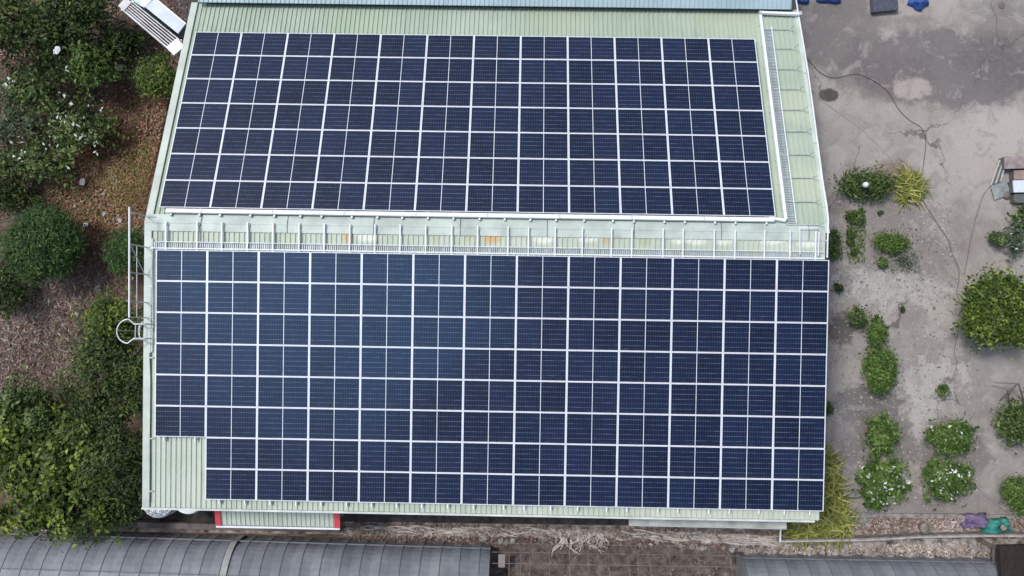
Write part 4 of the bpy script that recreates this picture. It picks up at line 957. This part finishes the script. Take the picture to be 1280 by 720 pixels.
# tall yellow grass at the south-east corner
def grass_clump(name, label, poly, n, seed, length=.8):
    rng = np.random.default_rng(seed); P = [at(x, y, .3) for x, y in poly]; c = sum(P, Vector()) / len(P)
    tri = [(P[0], P[i], P[i + 1]) for i in range(1, len(P) - 1)]; ar = np.array([((b_ - a_).cross(c_ - a_)).length for a_, b_, c_ in tri]); ar /= ar.sum()
    k = rng.choice(len(tri), n, p=ar); u = rng.random((n, 2)); m_ = u.sum(1) > 1; u[m_] = 1 - u[m_]
    T = np.array([[tuple(q_) for q_ in tr] for tr in tri])[k]
    C = T[:, 0] + (T[:, 1] - T[:, 0]) * u[:, :1] + (T[:, 2] - T[:, 0]) * u[:, 1:]; C -= np.array([c.x, c.y, 0]); C[:, 2] = rng.random(n) * .4
    v, f, K = blades(rng, C, n, 1, length, .055, .8, .9); v[:, 2] = np.maximum(v[:, 2], .02)
    root = thing(name, label, 'grass clump', (c.x, c.y, 0))
    link('blades', raw_mesh('blades', v, f, LEAF['yellow'], np.repeat(np.clip(rng.random(n) * .9, 0, 1), K)), root)
    mb = MB()
    for i in range(12): mb.tube([(C[i][0], C[i][1], -.02), (C[i][0], C[i][1], .3)], .02, 5)
    mb.build('stem', MAT['bark'], root)
grass_clump('tall_grass', 'tall yellow-green grass spilling along the array edge at the south-east corner', [(1030, 560), (1042, 575), (1058, 640), (1062, 672), (985, 676), (982, 662), (1026, 652)], 1700, 71, .7)

# trellis
t = thing('stick_trellis', 'leaning wooden stick trellis above the vine at the right edge', 'trellis', (at(1262, 495).x, at(1262, 495).y, 0))
for a0, a1 in (((1250, 500, .1), (1273, 479, 1.3)), ((1273, 479, 1.3), (1281, 505, .1)), ((1262, 505, .1), (1259, 487, .9)), ((1242, 478, .6), (1275, 480, 1.2))):
    part(MB().tube([at(*a0), at(*a1)], .03, 6), 'stick', MAT['rust'], t)
# lamp globe on the dark shrub
c = at(1082, 231, 1.2); t = thing('garden_lamp', 'round white lamp globe standing in the dark shrub', 'lamp', (c.x, c.y, 0))
part(MB().lathe([(.02, -.13), (.08, -.10), (.115, -.03), (.115, .03), (.08, .10), (.02, .13)], c, 18), 'globe', MAT['white_metal'], t, smooth=True)
part(MB().tube([(c.x, c.y, 0), (c.x, c.y, 1.08)], .03, 8), 'post', MAT['galv'], t)

# ---- hoses and cables on the yard
def hose(name, label, pts, r, mat, cat='hose'):
    P = [at(x, y, r + .015) for x, y in pts]
    Q = []
    for i in range(len(P) - 1):
        p0, p1, p2, p3 = P[max(0, i - 1)], P[i], P[i + 1], P[min(len(P) - 1, i + 2)]
        for k in range(5):
            s_ = k / 5; Q.append(.5 * ((2 * p1) + (p2 - p0) * s_ + (2 * p0 - 5 * p1 + 4 * p2 - p3) * s_ ** 2 + (3 * p1 - p0 - 3 * p2 + p3) * s_ ** 3))
    Q.append(P[-1]); tag(MB().tube(Q, r, 6).build(name, mat, origin=(P[0].x, P[0].y, 0), smooth=True), label, cat)
zz = lambda L, ox, oy: [(ox + a / 3, oy + b / 3) for a, b in L]
MAT['hose_b'] = simple('black_hose', (0.075, 0.065, 0.07), .6); MAT['hose_w'] = simple('pale_hose', (0.42, 0.40, 0.38), .6); MAT['hose_g'] = simple('grey_hose', (0.14, 0.12, 0.12), .7)
hose('garden_hose', 'dark hose curving from the roof corner to the spiky plant', zz([(135, 200), (165, 240), (200, 275), (250, 292), (330, 278), (390, 300), (450, 345), (490, 410), (530, 450), (575, 480), (592, 530), (580, 640)], 960, 0), .014, MAT['hose_b'])
hose('garden_hose', 'pale hose running diagonally from the gable to the spiky plant', zz([(150, 320), (220, 390), (340, 475), (430, 560), (510, 650)], 960, 0), .015, MAT['hose_w'])
hose('garden_hose', 'pair member of grey hoses from the spiky plant to the olive tree, curving one', zz([(580, 150), (625, 225), (675, 300), (690, 350), (712, 400), (716, 450), (708, 500), (725, 545)], 960, 200), .017, MAT['hose_g'])
hose('garden_hose', 'straighter pale grey hose from the spiky plant toward the olive tree', zz([(590, 150), (640, 235), (692, 310), (715, 385), (735, 425)], 960, 200), .016, MAT['hose_w'])
hose('garden_hose', 'thin dark cord from the brown bin down to the olive tree', zz([(865, 20), (850, 75), (810, 130), (785, 200), (760, 300), (738, 425)], 960, 200), .010, MAT['hose_b'], 'cord')
hose('garden_hose', 'thin dark line below the olive tree in the pale bed', [(1197, 415), (1193, 440), (1196, 455), (1188, 480)], .012, MAT['hose_g'], 'cord')
hose('ground_crack', 'wavy dark seam across the concrete near the top right', zz([(300, 20), (320, 60), (345, 90), (500, 88), (610, 90), (720, 72), (800, 85), (880, 90), (960, 78)], 960, 0), .010, MAT['hose_g'], 'seam') if False else None

# ---- yard odds and ends
def box_thing(name, label, cat, pts, z0, z1, body, lid, lidh=.05, inset=.04):
    P = [at(x, y, z1) for x, y in pts]; c = sum(P, Vector()) / len(P)
    t = thing(name, label, cat, (c.x, c.y, 0))
    ins = [(p.x + (c.x - p.x) * inset, p.y + (c.y - p.y) * inset) for p in P]
    part(MB().prism(ins[::-1], z0, z1 - lidh), 'body', body, t); part(MB().prism([(p.x, p.y) for p in P][::-1], z1 - lidh + .003, z1), 'lid', lid, t)
    return t
z7 = lambda a, b: (1180 + a / 4, 160 + b / 4)
mbrown = simple('brown_board', (0.30, 0.245, 0.24), .7, var=.25, scale=4); mdk = simple('dark_green_bin', (0.12, 0.13, 0.125), .7)
box_thing('storage_bin', 'brown-lidded storage bin at the right edge of the yard', 'bin', [z7(302, 142), z7(470, 138), z7(470, 200), z7(304, 204)], .02, .45, mdk, mbrown)
t = box_thing('wooden_tray', 'pinkish framed tray between the brown bin and white box', 'tray', [z7(350, 212), z7(470, 208), z7(470, 256), z7(352, 258)], .02, .4, mdk, simple('pinkish_board', (.30, .23, .21), .7, var=.2))
box_thing('foam_box', 'white-lidded box below the brown bin at the right edge', 'box', [z7(345, 262), z7(470, 258), z7(470, 320), z7(350, 322)], .02, .5, mdk, simple('white_lid', (.62, .66, .74), .5, var=.08))
box_thing('plant_crate', 'dark crate below the white-lidded box', 'crate', [z7(350, 330), z7(470, 326), z7(470, 375), z7(352, 372)], .02, .35, mdk, mdk)
c = [at(*z7(235, 292), .18), at(*z7(312, 264), .25), at(*z7(336, 330), .12), at(*z7(255, 360), .1)]
o = MB().add([*c, *[p - Vector((0, 0, .03)) for p in c]], [(0, 1, 2, 3)[::-1], (4, 5, 6, 7), (0, 1, 5, 4), (1, 2, 6, 5), (2, 3, 7, 6), (3, 0, 4, 7)]).build('metal_sheet', simple('weathered_sheet', (.30, .34, .33), .5, .1, var=.2, scale=4), origin=(c[0].x, c[0].y, 0))
tag(o, 'tilted grey-green metal sheet lying left of the white-lidded box', 'sheet')
c0 = at(*z7(315, 335), .1); tag(MB().lathe([(.10, 0), (.17, .03), (.16, .14), (.05, .2)], (c0.x, c0.y, 0), 14).build('pot', MAT['hose_g'], origin=(c0.x, c0.y, 0)), 'small dark pot at the corner of the metal sheet', 'pot')
t = thing('pipe_bundle', 'loose bundle of short dark pipes beside the brown bin', 'pipes', (at(*z7(275, 235)).x, at(*z7(275, 235)).y, 0))
for k in range(5): part(MB().tube([at(*z7(280 + k * 6, 160 + k * 8), .1 + .04 * k), at(*z7(235 + k * 12, 285 - k * 4), .06 + .03 * k)], .03, 6), 'pipe', MAT['hose_g'] if k % 2 else MAT['galv'], t)

# blue tarpaulin bundles at the top edge
mblue = M('blue_tarp', .45, .5); v_ = mblue.world(); mblue.base(mblue.ramp(mblue.noise(v_, 4, 4), [(.3, (.01, .045, .20)), (.7, (.03, .12, .42))])); mblue.bump(mblue.noise(v_, 6, 4), 1, .08)
def bundle(px, py, rx_, ry_, rz_, label, seed, mat):
    c = at(px, py, rz_ * .5); rr = random.Random(seed); bm = bmesh.new(); bmesh.ops.create_icosphere(bm, subdivisions=3, radius=1)
    ph = [rr.uniform(0, 6) for _ in range(4)]
    for v in bm.verts:
        k = 1 + .12 * math.sin(v.co.x * 5 + ph[0]) + .1 * math.sin(v.co.y * 7 + ph[1]) + .06 * math.sin(v.co.x * 11 + v.co.y * 9 + ph[2])
        v.co = Vector((v.co.x * rx_ * k, v.co.y * ry_ * k, max(-.0, v.co.z * rz_ * k)))
    me = bpy.data.meshes.new('tarp_bundle'); bm.to_mesh(me); bm.free(); me.materials.append(mat)
    o = link('tarp_bundle', me); o.location = (c.x, c.y, .02); tag(o, label, 'tarpaulin', 'blue tarpaulin bundles at the top edge')
bundle(1005, 0, .28, .16, .25, 'smallest blue tarpaulin bundle next to the roof corner', 1, mblue.m)
bundle(1038, -3, .55, .22, .3, 'long blue tarpaulin bundle second from the roof corner', 2, mblue.m)
bundle(1150, 1, .42, .34, .35, 'bright blue rounded tarpaulin bundle farthest from the roof', 3, mblue.m)
box_thing('slate_crate', 'dark blue-grey mesh crate between the blue tarpaulin bundles', 'crate', [(1090, -4), (1122, -5), (1123, 12), (1091, 15)], .02, .3, MAT['hose_g'], simple('slate_mesh', (.075, .085, .12), .7, var=.4, scale=14))
c = at(1252, 7, .02); tag(MB().lathe([(.13, 0), (.13, .03), (.05, .035)], (c.x, c.y, .01), 16).build('drain_cover', MAT['hose_g'], origin=(c.x, c.y, 0)), 'small round dark drain cover in the concrete at the top right', 'drain cover')

# pots and sheets in the garden bed
def pot(px, py, r, label, mat, seed):
    c = at(px, py, .35); t = thing('flower_pot', label, 'pot', (c.x, c.y, 0))
    part(MB().lathe([(r * .7, 0), (r, .33), (r * 1.08, .335), (r * 1.08, .38), (r * .9, .38), (r * .86, .3), (.01, .29)], (c.x, c.y, .01), 20), 'pot_shell', mat, t)
    part(MB().lathe([(r * .84, 0), (r * .8, .02), (.02, .03)], (c.x, c.y, .30), 16), 'potting_soil', MAT['dirt'], t)
pot(1077, 648, .22, 'round grey-green pot at the west end of the garden bed', simple('pot_green', (.20, .27, .24), .6), 1)
pot(1156, 660, .20, 'round brown pot in the middle of the garden bed', simple('pot_brown', (.17, .15, .13), .7), 2)
pot(1201, 648, .12, 'small pale pot beside the purple sheet', simple('pot_pale', (.42, .38, .38), .7), 3)
mpur = M('purple_film', .6, .3); v_ = mpur.world(); mpur.base(mpur.ramp(mpur.noise(v_, 3, 5, .7), [(.3, (.10, .08, .15)), (.6, (.20, .15, .26)), (.75, (.45, .42, .48))])); mpur.bump(mpur.noise(v_, 5, 4), 1, .1)
def cloth(name, label, cat, poly, z, mat, seed, amp=.08, div=9):
    """crumpled sheet over a photo quadrilateral"""
    rr = np.random.default_rng(seed); P = [at(x, y, z) for x, y in poly]; mb = MB(); v = []
    ph = rr.uniform(0, 6, 6)
    for j in range(div + 1):
        for i in range(div + 1):
            a_, b_ = i / div, j / div; p = P[0].lerp(P[1], a_).lerp(P[3].lerp(P[2], a_), b_)
            h = amp * (math.sin(p.x * 6 + ph[0]) + math.sin(p.y * 8 + ph[1] + p.x * 3) + .7 * rr.normal())
            edge = min(a_, b_, 1 - a_, 1 - b_)
            v.append(Vector((p.x + rr.normal() * .02, p.y + rr.normal() * .02, max(.04, z * (1 if edge > .05 else .4) + h))))
    n = div + 1; f = [(j * n + i, j * n + i + 1, (j + 1) * n + i + 1, (j + 1) * n + i) for j in range(div) for i in range(div)]
    c = sum(P, Vector()) / 4
    o = mb.add(v, f).build(name, mat, origin=(c.x, c.y, 0), smooth=True)
    s_ = o.modifiers.new('thick', 'SOLIDIFY'); s_.thickness = .02
    tag(o, label, cat)
cloth('plastic_sheet', 'crumpled purple plastic sheet in the garden bed', 'plastic sheet', [(1203, 643), (1236, 643), (1234, 661), (1205, 662)], .3, mpur.m, 3)
mteal = M('teal_net', .7); v_ = mteal.world(); mteal.base(mteal.ramp(mteal.noise(v_, 8, 5, .7), [(.3, (.01, .10, .085)), (.6, (.03, .25, .20)), (.8, (.12, .42, .34))]))
cloth('garden_net', 'heap of teal green garden net at the east end of the bed', 'net', [(1236, 650), (1262, 648), (1270, 668), (1228, 668)], .4, mteal.m, 5, .09)
pot(1255, 659, .17, 'dark round pot sitting on the teal net', simple('pot_dark', (.06, .08, .08), .6), 4)
# brown woven shelter roof, bottom right
P = [at(1248, 682, 1.8), at(1330, 680, 1.8), at(1330, 800, 1.8), at(1256, 800, 1.8)]
mthatch = M('brown_thatch', .95, .1); v_ = mthatch.world(); mthatch.base(mthatch.ramp(mthatch.noise(v_, 5, 6, .8, stretch=(4, .7, 1)), [(.3, (.022, .017, .016)), (.6, (.06, .048, .045)), (.8, (.12, .10, .095))])); mthatch.bump(mthatch.noise(v_, 9, 5, .7, stretch=(4, .7, 1)), 1, .08)
t = thing('dark_shelter', 'dark brown shaggy shelter roof beside the short tunnel greenhouse', 'shelter', (P[0].x, P[0].y, 0))
part(MB().prism([(p.x, p.y) for p in P][::-1], 1.65, 1.85), 'roof', mthatch.m, t)
for p in P: part(MB().box((p.x + (.2 if p is P[0] or p is P[3] else -.2), p.y + (-.2 if p.y > P[2].y + 1 else .2), .82), (.1, .1, 1.64)), 'post', MAT['rust'], t)
t = tag(MB().beam(at(1241.5, 679, .7), at(1242.5, 706, .7), .07, .07).build('pale_pole', MAT['concrete']), 'short pale pole lying between the garden wall and the greenhouse', 'pole')
# loose root pile on the strip
t = thing('root_pile', 'tangle of pale dry roots spilling onto the bare plot', 'roots', (at(735, 680).x, at(735, 680).y, 0))
rr = random.Random(8); mroot = simple('pale_root', (.52, .46, .41), .9, var=.3, scale=5)
for k in range(26):
    a0 = (rr.uniform(700, 760), rr.uniform(662, 675)); ang = rr.uniform(.9, 2.3); Lr = rr.uniform(10, 34)
    pts = [at(a0[0] + math.cos(ang + .5 * math.sin(s_ * 3 + k)) * Lr * s_, a0[1] + math.sin(ang) * Lr * s_ * .8, .06 + .12 * rr.random()) for s_ in (0, .3, .6, 1)]
    part(MB().tube(pts, [.05, .04, .03, .012], 5), 'root', mroot, t)
t = thing('root_pile', 'long pale dry vines stretched along the strip below the eave ledge', 'roots', (at(880, 670).x, at(880, 670).y, 0))
for k in range(34):
    x0 = rr.uniform(770, 960); y0_ = 664 + (x0 - 770) * .04 + rr.uniform(-2, 9); Lr = rr.uniform(18, 60)
    part(MB().tube([at(x0 + Lr * s_, y0_ + Lr * .09 * s_ + 1.6 * math.sin(s_ * 5 + k), .05 + .1 * rr.random()) for s_ in (0, .25, .5, .75, 1)], [.03, .035, .03, .025, .01], 5), 'vine', mroot, t)
t = thing('root_pile', 'thin dry roots along the strip between awning and bare plot', 'roots', (at(560, 665).x, at(560, 665).y, 0))
for k in range(30):
    x0 = rr.uniform(435, 660); y0_ = 657 + (x0 - 435) * .02 + rr.uniform(-1, 8); Lr = rr.uniform(12, 45)
    part(MB().tube([at(x0 + Lr * s_, y0_ + Lr * .05 * s_ + 1.6 * math.sin(s_ * 5 + k), .05 + .1 * rr.random()) for s_ in (0, .25, .5, .75, 1)], [.02, .028, .024, .02, .01], 5), 'root', mroot, t)
# low plank edging under the south eave
t = thing('edging_plank', 'long brown edging plank in the shade of the south eave', 'plank', (at(500, 650).x, at(500, 650).y, 0))
part(MB().beam(at(125, 654, .3), at(425, 661, .3), .22, .3), 'plank_board', simple('dark_plank', (.15, .125, .115), .9, var=.3, scale=2), t)
